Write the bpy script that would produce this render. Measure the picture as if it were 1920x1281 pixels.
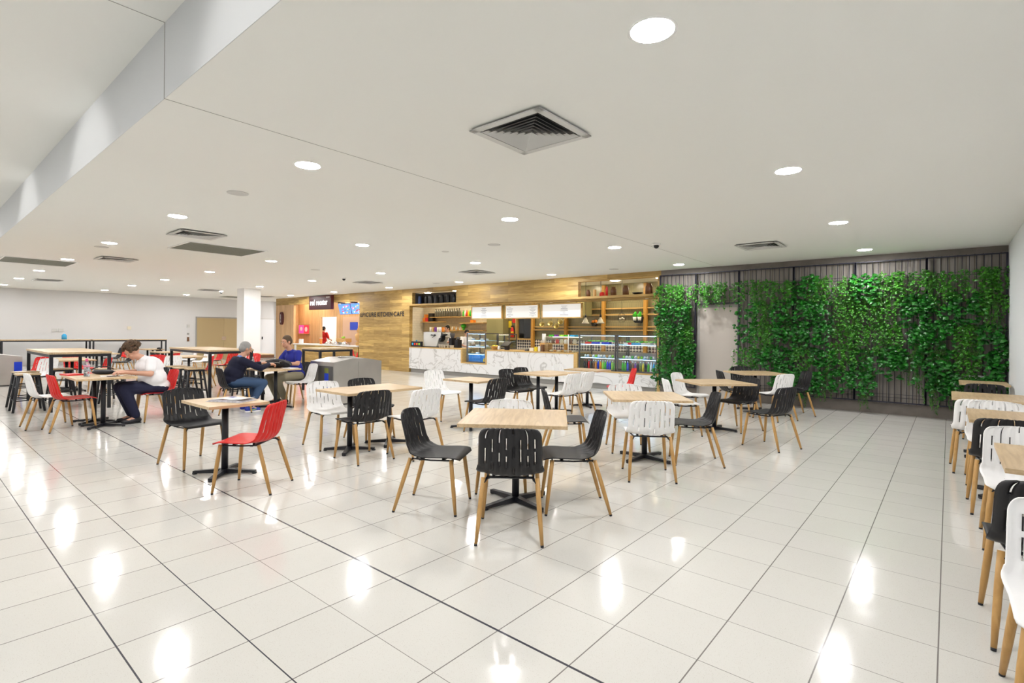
import bpy, bmesh, math, random
from mathutils import Vector, Matrix, Euler
R = math.radians
for o in list(bpy.data.objects): bpy.data.objects.remove(o)
scene = bpy.context.scene
COL = scene.collection
# ------------------------------------------------------------------ camera, world, exposure
cam_d = bpy.data.cameras.new('camera'); cam = bpy.data.objects.new('camera', cam_d); COL.objects.link(cam)
cam_d.sensor_width = 36.0; cam_d.sensor_fit = 'HORIZONTAL'; cam_d.lens = 36 * 973.5 / 1920
cam_d.shift_y = -16.5 / 1920; cam_d.clip_start = 0.05; cam_d.clip_end = 200
cam.matrix_world = Matrix.Translation((0, 0, 1.45)) @ Matrix.Rotation(R(40.08), 4, 'Z') @ Matrix.Rotation(R(90), 4, 'X') @ Matrix.Rotation(0.0094, 4, 'Z')
scene.camera = cam
w = bpy.data.worlds.new('world'); scene.world = w; w.use_nodes = True
w.node_tree.nodes['Background'].inputs[0].default_value = (0.9, 0.95, 1, 1)
w.node_tree.nodes['Background'].inputs[1].default_value = 0.5
vs = scene.view_settings
vs.view_transform = 'Standard'; vs.look = 'None'; vs.gamma = 1; vs.use_curve_mapping = False
vs.exposure = 1.38
LAMP = 105.0          # radiance of the downlight diffusers
H = 2.985; YW = 11.92; YB = 1.143; HU = 3.49; XR = 0.75; XL = -27.55

# ------------------------------------------------------------------ materials
MATS = {}
def nt(name):
    m = bpy.data.materials.new(name); m.use_nodes = True; MATS[name] = m
    return m, m.node_tree.nodes, m.node_tree.links, m.node_tree.nodes['Principled BSDF']
def mat(name, c, rough=0.5, metal=0.0, emit=0.0, bump=0.0, bscale=60, coat=0.0, trans=0.0, var=0.0, vscale=8, ec=None):
    if name in MATS: return MATS[name]
    m, n, l, b = nt(name)
    b.inputs['Base Color'].default_value = (*c, 1); b.inputs['Roughness'].default_value = rough
    b.inputs['Metallic'].default_value = metal
    if coat: b.inputs['Coat Weight'].default_value = coat
    if trans: b.inputs['Transmission Weight'].default_value = trans
    if emit:
        b.inputs['Emission Color'].default_value = (*(ec or c), 1); b.inputs['Emission Strength'].default_value = emit
    if bump or var:
        tc = n.new('ShaderNodeTexCoord'); ns = n.new('ShaderNodeTexNoise'); ns.inputs['Scale'].default_value = bscale
        l.new(tc.outputs['Object'], ns.inputs['Vector'])
        if bump:
            bp = n.new('ShaderNodeBump'); bp.inputs['Strength'].default_value = bump; bp.inputs['Distance'].default_value = 0.01
            l.new(ns.outputs['Fac'], bp.inputs['Height']); l.new(bp.outputs['Normal'], b.inputs['Normal'])
        if var:
            n2 = n.new('ShaderNodeTexNoise'); n2.inputs['Scale'].default_value = vscale; l.new(tc.outputs['Object'], n2.inputs['Vector'])
            r = n.new('ShaderNodeMapRange'); r.inputs[1].default_value = .3; r.inputs[2].default_value = .7
            r.inputs[3].default_value = 1 - var; r.inputs[4].default_value = 1 + var
            l.new(n2.outputs['Fac'], r.inputs[0])
            mx = n.new('ShaderNodeVectorMath'); mx.operation = 'SCALE'; mx.inputs[0].default_value = c
            l.new(r.outputs[0], mx.inputs['Scale']); l.new(mx.outputs[0], b.inputs['Base Color'])
    return m

def wood(name, c1, c2, axis='X', scale=1.0, rough=0.45, plank=None, board=None):
    """plank=(length,height): staggered planks laid in the XZ plane; board=width: upright boards"""
    if name in MATS: return MATS[name]
    m, n, l, b = nt(name)
    tc = n.new('ShaderNodeTexCoord'); mp = n.new('ShaderNodeMapping')
    l.new(tc.outputs['Object'], mp.inputs[0])
    sc = {'X': (1.2, 14, 14), 'Y': (14, 1.2, 14), 'Z': (14, 14, 1.2)}[axis]
    mp.inputs['Scale'].default_value = [s * scale for s in sc]
    ns = n.new('ShaderNodeTexNoise'); ns.inputs['Scale'].default_value = 1.6; ns.inputs['Detail'].default_value = 6; ns.inputs['Distortion'].default_value = 1.2
    l.new(mp.outputs[0], ns.inputs['Vector'])
    cr = n.new('ShaderNodeValToRGB'); cr.color_ramp.elements[0].position = .3; cr.color_ramp.elements[1].position = .72
    cr.color_ramp.elements[0].color = (*c1, 1); cr.color_ramp.elements[1].color = (*c2, 1)
    l.new(ns.outputs['Fac'], cr.inputs[0]); last = cr.outputs[0]
    if plank or board:
        sx = n.new('ShaderNodeSeparateXYZ'); cb = n.new('ShaderNodeCombineXYZ'); l.new(tc.outputs['Object'], sx.inputs[0])
        if plank: l.new(sx.outputs[0], cb.inputs[0]); l.new(sx.outputs[2], cb.inputs[1]); L_, H_ = plank
        else: l.new(sx.outputs[2], cb.inputs[0]); l.new(sx.outputs[0], cb.inputs[1]); L_, H_ = 6.0, board
        bk = n.new('ShaderNodeTexBrick'); bk.inputs['Scale'].default_value = 1; bk.inputs['Brick Width'].default_value = L_
        bk.inputs['Row Height'].default_value = H_; bk.inputs['Mortar Size'].default_value = .0025 if plank else .006; bk.offset = .43
        bk.inputs['Color1'].default_value = (.62, .58, .52, 1) if plank else (.85, .84, .82, 1); bk.inputs['Color2'].default_value = (1.12, 1.12, 1.12, 1) if plank else (1.05, 1.05, 1.05, 1)
        bk.inputs['Mortar'].default_value = (.5, .45, .4, 1)
        l.new(cb.outputs[0], bk.inputs['Vector'])
        mx = n.new('ShaderNodeMix'); mx.data_type = 'RGBA'; mx.blend_type = 'MULTIPLY'; mx.inputs[0].default_value = 1
        l.new(last, mx.inputs[6]); l.new(bk.outputs['Color'], mx.inputs[7]); last = mx.outputs[2]
    l.new(last, b.inputs['Base Color']); b.inputs['Roughness'].default_value = rough
    return m

def floor_mat():
    m, n, l, b = nt('terrazzo_tiles')
    tc = n.new('ShaderNodeTexCoord'); sx = n.new('ShaderNodeSeparateXYZ'); l.new(tc.outputs['Object'], sx.inputs[0])
    def math_(op, a, bb=None, cc=None):
        q = n.new('ShaderNodeMath'); q.operation = op
        for i, v in enumerate((a, bb, cc)):
            if v is None: continue
            if isinstance(v, (int, float)): q.inputs[i].default_value = v
            else: l.new(v, q.inputs[i])
        return q.outputs[0]
    def line(out, period, off, half):
        a = math_('ADD', out, 1000 * period - off); a = math_('MODULO', a, period)
        a = math_('SUBTRACT', a, period / 2); a = math_('ABSOLUTE', a); a = math_('SUBTRACT', period / 2, a)
        return math_('LESS_THAN', a, half)
    def single(out, pos, half):
        return math_('LESS_THAN', math_('ABSOLUTE', math_('SUBTRACT', out, pos)), half)
    gx = line(sx.outputs[0], .4101, -.0274, .0030); gy = line(sx.outputs[1], .413, 2.7237 % .413, .0017)
    tx = single(sx.outputs[0], -4.9486, .0035); ty = single(sx.outputs[1], 1.898, .0065)
    ty2 = math_('MAXIMUM', single(sx.outputs[1], 1.898 - .826, .003), single(sx.outputs[1], 1.898 - 1.239, .0035))
    thin = math_('MAXIMUM', gx, gy); thick = math_('MAXIMUM', math_('MAXIMUM', tx, ty), ty2)
    # per tile tone
    ix = math_('FLOOR', math_('DIVIDE', math_('ADD', sx.outputs[0], .0274), .4101)); iy = math_('FLOOR', math_('DIVIDE', math_('SUBTRACT', sx.outputs[1], 2.7237), .413))
    cb = n.new('ShaderNodeCombineXYZ'); l.new(ix, cb.inputs[0]); l.new(iy, cb.inputs[1])
    wn = n.new('ShaderNodeTexWhiteNoise'); wn.noise_dimensions = '2D'; l.new(cb.outputs[0], wn.inputs['Vector'])
    vo = n.new('ShaderNodeTexVoronoi'); vo.inputs['Scale'].default_value = 130; l.new(tc.outputs['Object'], vo.inputs['Vector'])
    ns = n.new('ShaderNodeTexNoise'); ns.inputs['Scale'].default_value = 260; l.new(tc.outputs['Object'], ns.inputs['Vector'])
    chip = n.new('ShaderNodeValToRGB'); chip.color_ramp.elements[0].position = 0.06; chip.color_ramp.elements[0].color = (.50, .46, .40, 1)
    chip.color_ramp.elements[1].position = 0.22; chip.color_ramp.elements[1].color = (.715, .70, .655, 1); l.new(vo.outputs['Distance'], chip.inputs[0])
    tone = math_('MULTIPLY_ADD', wn.outputs['Value'], .035, .965); tone = math_('MULTIPLY', tone, math_('MULTIPLY_ADD', ns.outputs['Fac'], .12, .94))
    sc = n.new('ShaderNodeVectorMath'); sc.operation = 'SCALE'; l.new(chip.outputs[0], sc.inputs[0]); l.new(tone, sc.inputs['Scale'])
    m1 = n.new('ShaderNodeMix'); m1.data_type = 'RGBA'; l.new(thin, m1.inputs[0]); l.new(sc.outputs[0], m1.inputs[6]); m1.inputs[7].default_value = (.22, .20, .19, 1)
    m2 = n.new('ShaderNodeMix'); m2.data_type = 'RGBA'; l.new(thick, m2.inputs[0]); l.new(m1.outputs[2], m2.inputs[6]); m2.inputs[7].default_value = (.06, .06, .075, 1)
    l.new(m2.outputs[2], b.inputs['Base Color'])
    n3 = n.new('ShaderNodeTexNoise'); n3.inputs['Scale'].default_value = 2.3; l.new(tc.outputs['Object'], n3.inputs['Vector'])
    bp = n.new('ShaderNodeBump'); bp.inputs['Strength'].default_value = .25; bp.inputs['Distance'].default_value = .012
    l.new(n3.outputs['Fac'], bp.inputs['Height']); l.new(bp.outputs[0], b.inputs['Normal'])
    ro = math_('MULTIPLY_ADD', wn.outputs['Value'], .025, .095); l.new(ro, b.inputs['Roughness'])
    b.inputs['IOR'].default_value = 1.5
    return m

def marble_mat():
    m, n, l, b = nt('white_marble')
    tc = n.new('ShaderNodeTexCoord'); ns = n.new('ShaderNodeTexNoise'); ns.inputs['Scale'].default_value = 1.05; ns.inputs['Detail'].default_value = 6
    ns.inputs['Distortion'].default_value = 2.0; l.new(tc.outputs['Object'], ns.inputs['Vector'])
    a = n.new('ShaderNodeMath'); a.operation = 'SUBTRACT'; l.new(ns.outputs['Fac'], a.inputs[0]); a.inputs[1].default_value = .5
    ab = n.new('ShaderNodeMath'); ab.operation = 'ABSOLUTE'; l.new(a.outputs[0], ab.inputs[0])
    cr = n.new('ShaderNodeValToRGB'); e = cr.color_ramp.elements; e[0].position = 0; e[0].color = (.52, .51, .50, 1); e[1].position = .022; e[1].color = (.80, .80, .80, 1)
    l.new(ab.outputs[0], cr.inputs[0]); l.new(cr.outputs[0], b.inputs['Base Color']); b.inputs['Roughness'].default_value = .18
    return m

def pattern_tile_mat():
    m, n, l, b = nt('patterned_tiles')
    tc = n.new('ShaderNodeTexCoord'); mp = n.new('ShaderNodeMapping'); mp.inputs['Rotation'].default_value = (0, R(45), 0); l.new(tc.outputs['Object'], mp.inputs[0])
    ck = n.new('ShaderNodeTexChecker'); ck.inputs['Scale'].default_value = 14; l.new(mp.outputs[0], ck.inputs['Vector'])
    ck.inputs['Color1'].default_value = (.75, .72, .66, 1); ck.inputs['Color2'].default_value = (.05, .05, .07, 1)
    l.new(ck.outputs['Color'], b.inputs['Base Color']); b.inputs['Roughness'].default_value = .3
    return m

def tile_mat(name, c, g, w_, h_, rough=.25):
    m, n, l, b = nt(name)
    tc = n.new('ShaderNodeTexCoord'); sx = n.new('ShaderNodeSeparateXYZ'); cb = n.new('ShaderNodeCombineXYZ'); l.new(tc.outputs['Object'], sx.inputs[0])
    ad = n.new('ShaderNodeMath'); ad.operation = 'ADD'; l.new(sx.outputs[0], ad.inputs[0]); l.new(sx.outputs[1], ad.inputs[1])
    l.new(ad.outputs[0], cb.inputs[0]); l.new(sx.outputs[2], cb.inputs[1])
    bk = n.new('ShaderNodeTexBrick'); bk.inputs['Scale'].default_value = 1; bk.inputs['Brick Width'].default_value = w_; bk.inputs['Row Height'].default_value = h_
    bk.inputs['Mortar Size'].default_value = .004; bk.inputs['Color1'].default_value = (*c, 1); bk.inputs['Color2'].default_value = (*[v * .93 for v in c], 1); bk.inputs['Mortar'].default_value = (*g, 1)
    l.new(cb.outputs[0], bk.inputs['Vector']); l.new(bk.outputs['Color'], b.inputs['Base Color']); b.inputs['Roughness'].default_value = rough
    return m

def leaf_mat(name, c1, c2):
    m, n, l, b = nt(name)
    tc = n.new('ShaderNodeTexCoord'); ns = n.new('ShaderNodeTexNoise'); ns.inputs['Scale'].default_value = 14; l.new(tc.outputs['Object'], ns.inputs['Vector'])
    cr = n.new('ShaderNodeValToRGB'); e = cr.color_ramp.elements; e[0].position = .35; e[0].color = (*c1, 1); e[1].position = .65; e[1].color = (*c2, 1)
    l.new(ns.outputs['Fac'], cr.inputs[0]); l.new(cr.outputs[0], b.inputs['Base Color']); b.inputs['Roughness'].default_value = .42
    return m

def glass_mat():
    m, n, l, b = nt('clear_glass')
    tr = n.new('ShaderNodeBsdfTransparent'); tr.inputs[0].default_value = (.95, .97, .97, 1)
    gl = n.new('ShaderNodeBsdfGlossy'); gl.inputs['Roughness'].default_value = .02
    mx = n.new('ShaderNodeMixShader'); mx.inputs[0].default_value = .07; l.new(tr.outputs[0], mx.inputs[1]); l.new(gl.outputs[0], mx.inputs[2])
    l.new(mx.outputs[0], n['Material Output'].inputs[0]); return m

M_floor = floor_mat(); M_marble = marble_mat(); M_ptile = pattern_tile_mat(); M_glass = glass_mat()
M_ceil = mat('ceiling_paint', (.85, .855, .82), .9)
M_white = mat('wall_paint', (.70, .70, .70), .85)
M_colw = mat('column_paint', (.88, .88, .87), .7)
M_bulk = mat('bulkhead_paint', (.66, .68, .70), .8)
M_rwall = mat('right_wall_paint', (.80, .82, .84), .75)
M_conc = mat('grey_panel', (.20, .175, .155), .8, var=.12, vscale=5)
M_door = mat('beige_door', (.50, .455, .41), .6)
M_black = mat('black_metal', (.008, .009, .014), .42)
M_frame = mat('black_powdercoat', (.015, .015, .035), .45)
M_legw = wood('beech_leg', (.46, .25, .075), (.60, .355, .125), 'Z', 1.5, .42)
M_top = wood('oak_laminate', (.50, .345, .185), (.70, .53, .325), 'Y', 1.0, .38)
M_topx = wood('oak_laminate_x', (.50, .345, .185), (.70, .53, .325), 'X', 1.0, .38)
M_plank = wood('oak_planks', (.40, .25, .068), (.65, .455, .165), 'X', .8, .5, plank=(1.7, .125))
M_board = wood('vertical_boards', (.56, .34, .17), (.70, .47, .27), 'Z', .8, .5, board=.13)
M_trimw = wood('oak_trim', (.52, .32, .10), (.66, .44, .17), 'X', 1, .45)
M_post = wood('orange_oak', (.50, .25, .04), (.62, .33, .06), 'Z', 1, .45)
M_shellB = mat('black_plastic', (.005, .0047, .007), .5, bump=.1, bscale=900)
M_shellW = mat('white_plastic', (.93, .925, .92), .42)
M_shellR = mat('red_plastic', (.70, .010, .008), .38)
M_steel = mat('brushed_steel', (.56, .545, .52), .34, .9, var=.06, vscale=3)
M_steel2 = mat('bright_steel', (.75, .75, .75), .22, 1)
M_dgrey = mat('dark_grey', (.09, .085, .085), .5)
M_mgrey = mat('mid_grey', (.33, .32, .30), .6)
M_lgrey = mat('light_grey_plastic', (.62, .62, .60), .55)
M_rgrille = mat('return_grille_grey', (.23, .24, .20), .7)
M_whitep = mat('white_enamel', (.85, .85, .84), .35)
M_cream = tile_mat('cream_tiles', (.68, .60, .44), (.45, .40, .30), .2, .1)
M_olive = tile_mat('olive_tiles', (.30, .27, .15), (.20, .18, .11), .06, .3)
M_olivep = mat('olive_paint', (.32, .29, .13), .7)
M_maroon = mat('maroon_panel', (.075, .008, .012), .4)
M_lamp = mat('lamp_diffuser', (1, 1, 1), .5, emit=LAMP, ec=(1, .985, .985))
M_spot = mat('spot_diffuser', (1, 1, 1), .5, emit=48, ec=(1, .86, .62))
M_sign = mat('board_white_glow', (.5, .5, .5), .5, emit=.2, ec=(1, .98, .93))  # faint emission paints spot-lit brightness into the menu faces
M_cool = mat('cool_strip', (1, 1, 1), .5, emit=8, ec=(.42, .70, 1))
M_warm = mat('warm_strip', (1, 1, 1), .5, emit=3, ec=(1, .75, .45))
M_joint = mat('joint_shadow_gap', (.30, .29, .27), .9)
CC = {'red': (.7, .02, .02), 'blue': (.02, .06, .6), 'green': (.06, .5, .04), 'yellow': (.8, .62, .04), 'orange': (.8, .25, .03), 'cyan': (.05, .4, .75), 'white': (.85, .85, .85), 'black': (.01, .01, .012), 'brown': (.16, .07, .03), 'purple': (.2, .05, .3), 'lime': (.35, .7, .08), 'bread': (.62, .36, .12), 'pink': (.8, .1, .3), 'smoke': (.11, .10, .075), 'olive': (.2, .22, .05), 'cream': (.8, .74, .6)}
def cm(k, r=.4): return mat('colour_' + k, CC[k], r)

# ------------------------------------------------------------------ helpers
class MB:
    def __init__(s): s.bm = bmesh.new(); s.mi = 0
    def _fin(s, faces):
        for f in faces: f.material_index = s.mi
    def box(s, a, b, M=None):
        x0, y0, z0 = a; x1, y1, z1 = b
        vs_ = [s.bm.verts.new(Vector(p) if M is None else M @ Vector(p)) for p in ((x0,y0,z0),(x1,y0,z0),(x1,y1,z0),(x0,y1,z0),(x0,y0,z1),(x1,y0,z1),(x1,y1,z1),(x0,y1,z1))]
        s._fin([s.bm.faces.new([vs_[i] for i in q]) for q in ((0,3,2,1),(4,5,6,7),(0,1,5,4),(1,2,6,5),(2,3,7,6),(3,0,4,7))]); return s
    def cyl(s, p0, p1, r0, r1=None, n=14, caps=True):
        r1 = r0 if r1 is None else r1
        p0 = Vector(p0); p1 = Vector(p1); d = (p1 - p0).normalized()
        a = d.orthogonal().normalized(); b = d.cross(a)
        A = [s.bm.verts.new(p0 + (a * math.cos(t) + b * math.sin(t)) * r0) for t in [2*math.pi*i/n for i in range(n)]]
        B = [s.bm.verts.new(p1 + (a * math.cos(t) + b * math.sin(t)) * r1) for t in [2*math.pi*i/n for i in range(n)]]
        fs = []
        for i in range(n):
            f = s.bm.faces.new((A[i], A[(i+1)%n], B[(i+1)%n], B[i])); f.smooth = True; fs.append(f)
        if caps: fs += [s.bm.faces.new(A[::-1]), s.bm.faces.new(B)]
        s._fin(fs); return s
    def path(s, pts, r, n=8):
        for i in range(len(pts)-1): s.cyl(pts[i], pts[i+1], r, n=n)
        return s
    def tube(s, pts, rs, n=12):
        d = (Vector(pts[-1]) - Vector(pts[0])).normalized(); a = d.orthogonal().normalized(); b = d.cross(a); rings = []
        for p, r in zip(pts, rs): rings.append([s.bm.verts.new(Vector(p) + (a*math.cos(2*math.pi*i/n) + b*math.sin(2*math.pi*i/n))*r) for i in range(n)])
        fs = []
        for A, B in zip(rings, rings[1:]):
            for i in range(n):
                f = s.bm.faces.new((A[i], A[(i+1)%n], B[(i+1)%n], B[i])); f.smooth = True; fs.append(f)
        fs += [s.bm.faces.new(rings[0][::-1]), s.bm.faces.new(rings[-1])]; s._fin(fs); return s
    def lathe(s, prof, c=(0,0,0), n=18, M=None):
        rings = []
        for (r, z) in prof:
            ring = []
            for i in range(n):
                p = Vector((c[0] + max(r, .0004)*math.cos(2*math.pi*i/n), c[1] + max(r, .0004)*math.sin(2*math.pi*i/n), c[2] + z))
                ring.append(s.bm.verts.new(p if M is None else M @ p))
            rings.append(ring)
        fs = []
        for a, b in zip(rings, rings[1:]):
            for i in range(n):
                f = s.bm.faces.new((a[i], a[(i+1)%n], b[(i+1)%n], b[i])); f.smooth = True; fs.append(f)
        fs += [s.bm.faces.new(rings[0][::-1]), s.bm.faces.new(rings[-1])]
        s._fin(fs); return s
    def ell(s, c, r, rot=None, n=12, m=8):
        Mx = Matrix.Translation(c) @ (rot.to_matrix().to_4x4() if rot else Matrix.Identity(4)) @ Matrix.Diagonal((*r, 1))
        new = s.bm.verts.new; top = new(Mx @ Vector((0, 0, 1))); bot = new(Mx @ Vector((0, 0, -1))); rings = []
        for j in range(1, m):
            ph = math.pi*j/m; z = math.cos(ph); q = math.sin(ph)
            rings.append([new(Mx @ Vector((q*math.cos(2*math.pi*i/n), q*math.sin(2*math.pi*i/n), z))) for i in range(n)])
        fs = []; F = s.bm.faces.new
        for i in range(n):
            k = (i+1) % n; fs.append(F((top, rings[0][i], rings[0][k]))); fs.append(F((bot, rings[-1][k], rings[-1][i])))
            for a, b in zip(rings, rings[1:]): fs.append(F((a[i], b[i], b[k], a[k])))
        for f in fs: f.smooth = True; f.material_index = s.mi
        return s
    def prism(s, pts, h0, h1, plane='XY'):
        def P(a, b, c): return {'XY': (a, b, c), 'XZ': (a, c, b), 'YZ': (c, a, b)}[plane]
        A = [s.bm.verts.new(P(x, y, h0)) for x, y in pts]; B = [s.bm.verts.new(P(x, y, h1)) for x, y in pts]; n = len(pts)
        fs = [s.bm.faces.new(A[::-1]), s.bm.faces.new(B)] + [s.bm.faces.new((A[i], A[(i+1)%n], B[(i+1)%n], B[i])) for i in range(n)]
        s._fin(fs); return s
    def quad(s, ps):
        f = s.bm.faces.new([s.bm.verts.new(p) for p in ps]); s._fin([f]); return s
    def mesh(s, name, bevel=0):
        if bevel:
            bmesh.ops.bevel(s.bm, geom=[e for e in s.bm.edges if len(e.link_faces) == 2 and e.calc_face_angle(0) > .6], offset=bevel, segments=2, affect='EDGES')
        bmesh.ops.recalc_face_normals(s.bm, faces=s.bm.faces)
        me = bpy.data.meshes.new(name); s.bm.to_mesh(me); s.bm.free(); return me
def obj(name, mb, m=None, parent=None, label=None, bevel=0, **kw):
    me = mb if isinstance(mb, bpy.types.Mesh) else mb.mesh(name, bevel)
    if m is not None:
        ms = m if isinstance(m, (list, tuple)) else [m]
        if not me.materials:
            for x in ms: me.materials.append(x)
    o = bpy.data.objects.new(name, me); COL.objects.link(o)
    if parent: o.parent = parent
    if label: o['label'] = label
    for k, v in kw.items(): o[k] = v
    return o
def thing(name, label, cat, loc=(0,0,0), rz=0, group=None):
    o = bpy.data.objects.new(name, None); COL.objects.link(o); o.location = loc; o.rotation_euler = (0, 0, rz)
    o.empty_display_size = .1
    o['label'] = label; o['category'] = cat
    if group: o['group'] = group
    return o
def tag(o, label, cat, group=None, loc=None, rz=None):
    o['label'] = label; o['category'] = cat
    if group: o['group'] = group
    if loc is not None: o.location = loc
    if rz is not None: o.rotation_euler = (0, 0, rz)
    return o
def struct(name, mb, m, bevel=0):
    o = obj(name, mb, m, bevel=bevel); o['kind'] = 'structure'; return o
def kids(o): return [c for c in KIDS.get(o.name, [])]
KIDS = {}
def dup(root, loc, rz, label, group=None, matmap=None):
    def cp(o, par):
        c = o.copy(); COL.objects.link(c)
        if par: c.parent = par
        for ch in [x for x in o.children]: cp(ch, c)
        return c
    r = cp(root, None); r.location = loc; r.rotation_euler = (0, 0, rz); r['label'] = label
    if group: r['group'] = group
    return r
def bake(o_tmp):
    for c in list(o_tmp.users_collection): c.objects.unlink(o_tmp)
    sc2 = bpy.data.scenes.new('workshop'); sc2.collection.objects.link(o_tmp)      # evaluate the modifiers in an otherwise empty scene
    with bpy.context.temp_override(scene=sc2, view_layer=sc2.view_layers[0]):
        dg = bpy.context.evaluated_depsgraph_get()
        me = bpy.data.meshes.new_from_object(o_tmp.evaluated_get(dg))
    bpy.data.objects.remove(o_tmp); bpy.data.scenes.remove(sc2); return me

# ------------------------------------------------------------------ room shell
fb = MB().box((XL - .2, -6.5, -.12), (XR + .15, 15.6, 0)); struct('floor', fb, M_floor)
struct('ceiling', MB().box((XL - .2, YB + .004, H), (XR + .15, 15.7, H + .15)), M_ceil)
b = MB().box((XL - .2, -6.6, HU), (XR + .15, YB + .02, HU + .15)); struct('ceiling', b, M_ceil)
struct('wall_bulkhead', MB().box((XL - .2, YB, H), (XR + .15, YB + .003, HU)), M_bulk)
# plasterboard control joint, runs over bulkhead and both ceilings
j = MB().box((-4.003, YB - .002, H - .0015), (-3.998, YW, H + .002)); j.box((-4.003, YB - .002, H - .0015), (-3.998, YB + .001, HU)); j.box((-4.003, -.5, HU - .0015), (-3.998, YB, HU + .002))
struct('trim_1', j, M_joint)
struct('wall_right', MB().box((XR, -6.6, 0), (XR + .15, YW + .1, HU)), M_rwall)
struct('wall_left', MB().box((XL - .15, -6.6, 0), (XL, 15.6, HU)), M_white)
struct('wall_near', MB().box((XL - .2, -6.75, 0), (XR + .15, -6.6, HU)), M_white)
# behind the green wall
struct('wall_back', MB().box((-5.335, YW, 0), (XR + .1, YW + .12, .2)).box((-5.335, YW, 2.88), (XR + .1, YW + .12, H)), M_conc)
struct('wall_back', MB().box((-5.335, YW + .01, .2), (XR + .1, YW + .12, 2.88)), wood('grey_boards', (.21, .19, .175), (.33, .30, .275), 'Z', .6, .8, board=.11))
# timber facade of kiosk and cafe with its openings (one structure, plank pattern in the material)
f = MB()
T = .14
f.box((-18.0, YW, 0), (-14.86, YW + T, H)); struct('wall_back', f, M_plank)      # solid part with the lettering
f = MB(); f.box((-25.02, YW, 2.66), (-18.0, YW + T, H)); struct('wall_back', f, M_plank)       # kiosk header
f = MB(); f.box((-14.86, YW, 2.38), (-5.335, YW + T, 2.44))                   # under the niches
f.box((-14.86, YW, 2.84), (-5.335, YW + T, H))
f.box((-14.86, YW, 2.44), (-14.72, YW + T, 2.84)); f.box((-12.46, YW, 2.44), (-7.7, YW + T, 2.84)); f.box((-5.42, YW, 2.44), (-5.335, YW + T, 2.84))
f.box((-14.86, YW + T, 2.34), (-5.335, 12.55, 2.38))                # soffit
struct('wall_back', f, M_plank)
struct('trim_2', MB().box((-5.419, YW, 0), (-5.335, YW + T, 2.38)), M_trimw)
struct('wall_kiosk', MB().box((-25.02, YW, 0), (-23.3, YW + .1, 2.66)), M_board); struct('wall_kiosk', MB().box((-25.02, YW + .1, 0), (-24.95, 13.08, H)), M_board)
f = MB(); f.box((-24.95, 13.0, 2.1), (-17.95, 13.08, H)); f.box((-24.95, 13.0, 0), (-22.78, 13.08, 2.1)); f.box((-21.44, 13.0, 0), (-20.9, 13.08, 2.1))
struct('wall_kiosk', f, M_board)
struct('wall_kiosk', MB().box((-20.9, 12.985, 0), (-17.95, 13.0, 2.1)), mat('kiosk_pink_wall', (.62, .43, .33), .6))
struct('wall_kiosk', MB().box((-18.06, YW + T, 0), (-17.95, 14.4, H)), M_board)
struct('wall_kiosk', MB().box((-27.3, 14.7, 0), (-17.95, 14.8, H)).box((-27.35, 13.2, 0), (-27.3, 14.8, H)), M_whitep)
# cafe kitchen shell
struct('wall_kitchen', MB().box((-16.9, 14.3, 0), (-13.0, 14.42, H)), M_cream)
struct('wall_kitchen', MB().box((-17.0, YW + T, 0), (-16.9, 14.4, H)), tile_mat('white_tiles', (.80, .77, .70), (.6, .58, .52), .2, .1))
struct('wall_kitchen', MB().box((-13.0, 14.0, 0), (-12.2, 14.42, H)), M_olivep)
struct('wall_kitchen', MB().box((-11.05, 14.3, 0), (-5.2, 14.42, H)).box((-12.2, 14.3, 2.03), (-11.05, 14.42, H)), M_olive)
struct('wall_kitchen', MB().box((-5.335, YW + .12, 0), (-5.2, 14.4, H)), M_olivep)
struct('wall_kitchen', MB().box((-12.2, 14.3, 0), (-11.83, 14.42, 2.03)), mat('dark_olive', (.16, .145, .07), .7))
struct('wall_kitchen', MB().box((-11.83, 14.3, 0), (-11.05, 14.42, 1.2)).box((-11.05, 14.285, .3), (-5.34, 14.3, 1.22)), M_ptile)
wn = MB().box((-12.2, 14.22, 1.2), (-11.0, 14.42, 1.25)).box((-11.83, 14.24, 2.0), (-11.0, 14.4, 2.05)).box((-11.83, 14.24, 1.25), (-11.79, 14.4, 2.0)).box((-11.05, 14.24, 1.25), (-11.0, 14.4, 2.0))
wo = struct('window_1', wn, M_trimw)
obj('pane', MB().box((-11.79, 14.33, 1.25), (-11.05, 14.34, 2.0)), M_glass, wo)
struct('wall_kitchen', MB().box((-12.4, 15.4, 0), (-10.8, 15.45, H)).box((-12.4, 14.42, 0), (-12.38, 15.4, H)).box((-10.85, 14.42, 0), (-10.8, 15.4, H)), M_mgrey)

# doors on the left wall, sockets
def door(n, y0, y1, z1, m, double):
    d = obj('door_%d' % n, MB().box((XL, y0 - .05, 0), (XL + .03, y0, z1 + .05)).box((XL, y1, 0), (XL + .03, y1 + .05, z1 + .05)).box((XL, y0, z1), (XL + .03, y1, z1 + .05)), M_mgrey if double else M_lgrey)
    d['kind'] = 'structure'
    if double:
        ym = (y0 + y1) / 2
        for a, c in ((y0, ym - .004), (ym + .004, y1)): obj('door_leaf', MB().box((XL + .004, a, .01), (XL + .024, c, z1 - .005)), m, d)
        obj('lock_plate', MB().box((XL + .024, ym - .1, .95), (XL + .034, ym + .1, 1.12)), M_steel2, d)
    else:
        obj('door_leaf', MB().box((XL + .004, y0, .18), (XL + .024, y1, z1 - .005)), m, d)
        obj('kick_plate', MB().box((XL + .004, y0, .01), (XL + .026, y1, .18)), cm('brown'), d)
        obj('door_handle', MB().box((XL + .024, y0 + .08, .98), (XL + .06, y0 + .13, 1.12)), M_black, d)
door(1, 9.30, 11.72, 2.03, mat('tan_door', (.47, .36, .19), .6), True)
door(2, 12.28, 13.03, 2.03, mat('pale_grey_door', (.78, .79, .81), .6), False)
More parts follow.
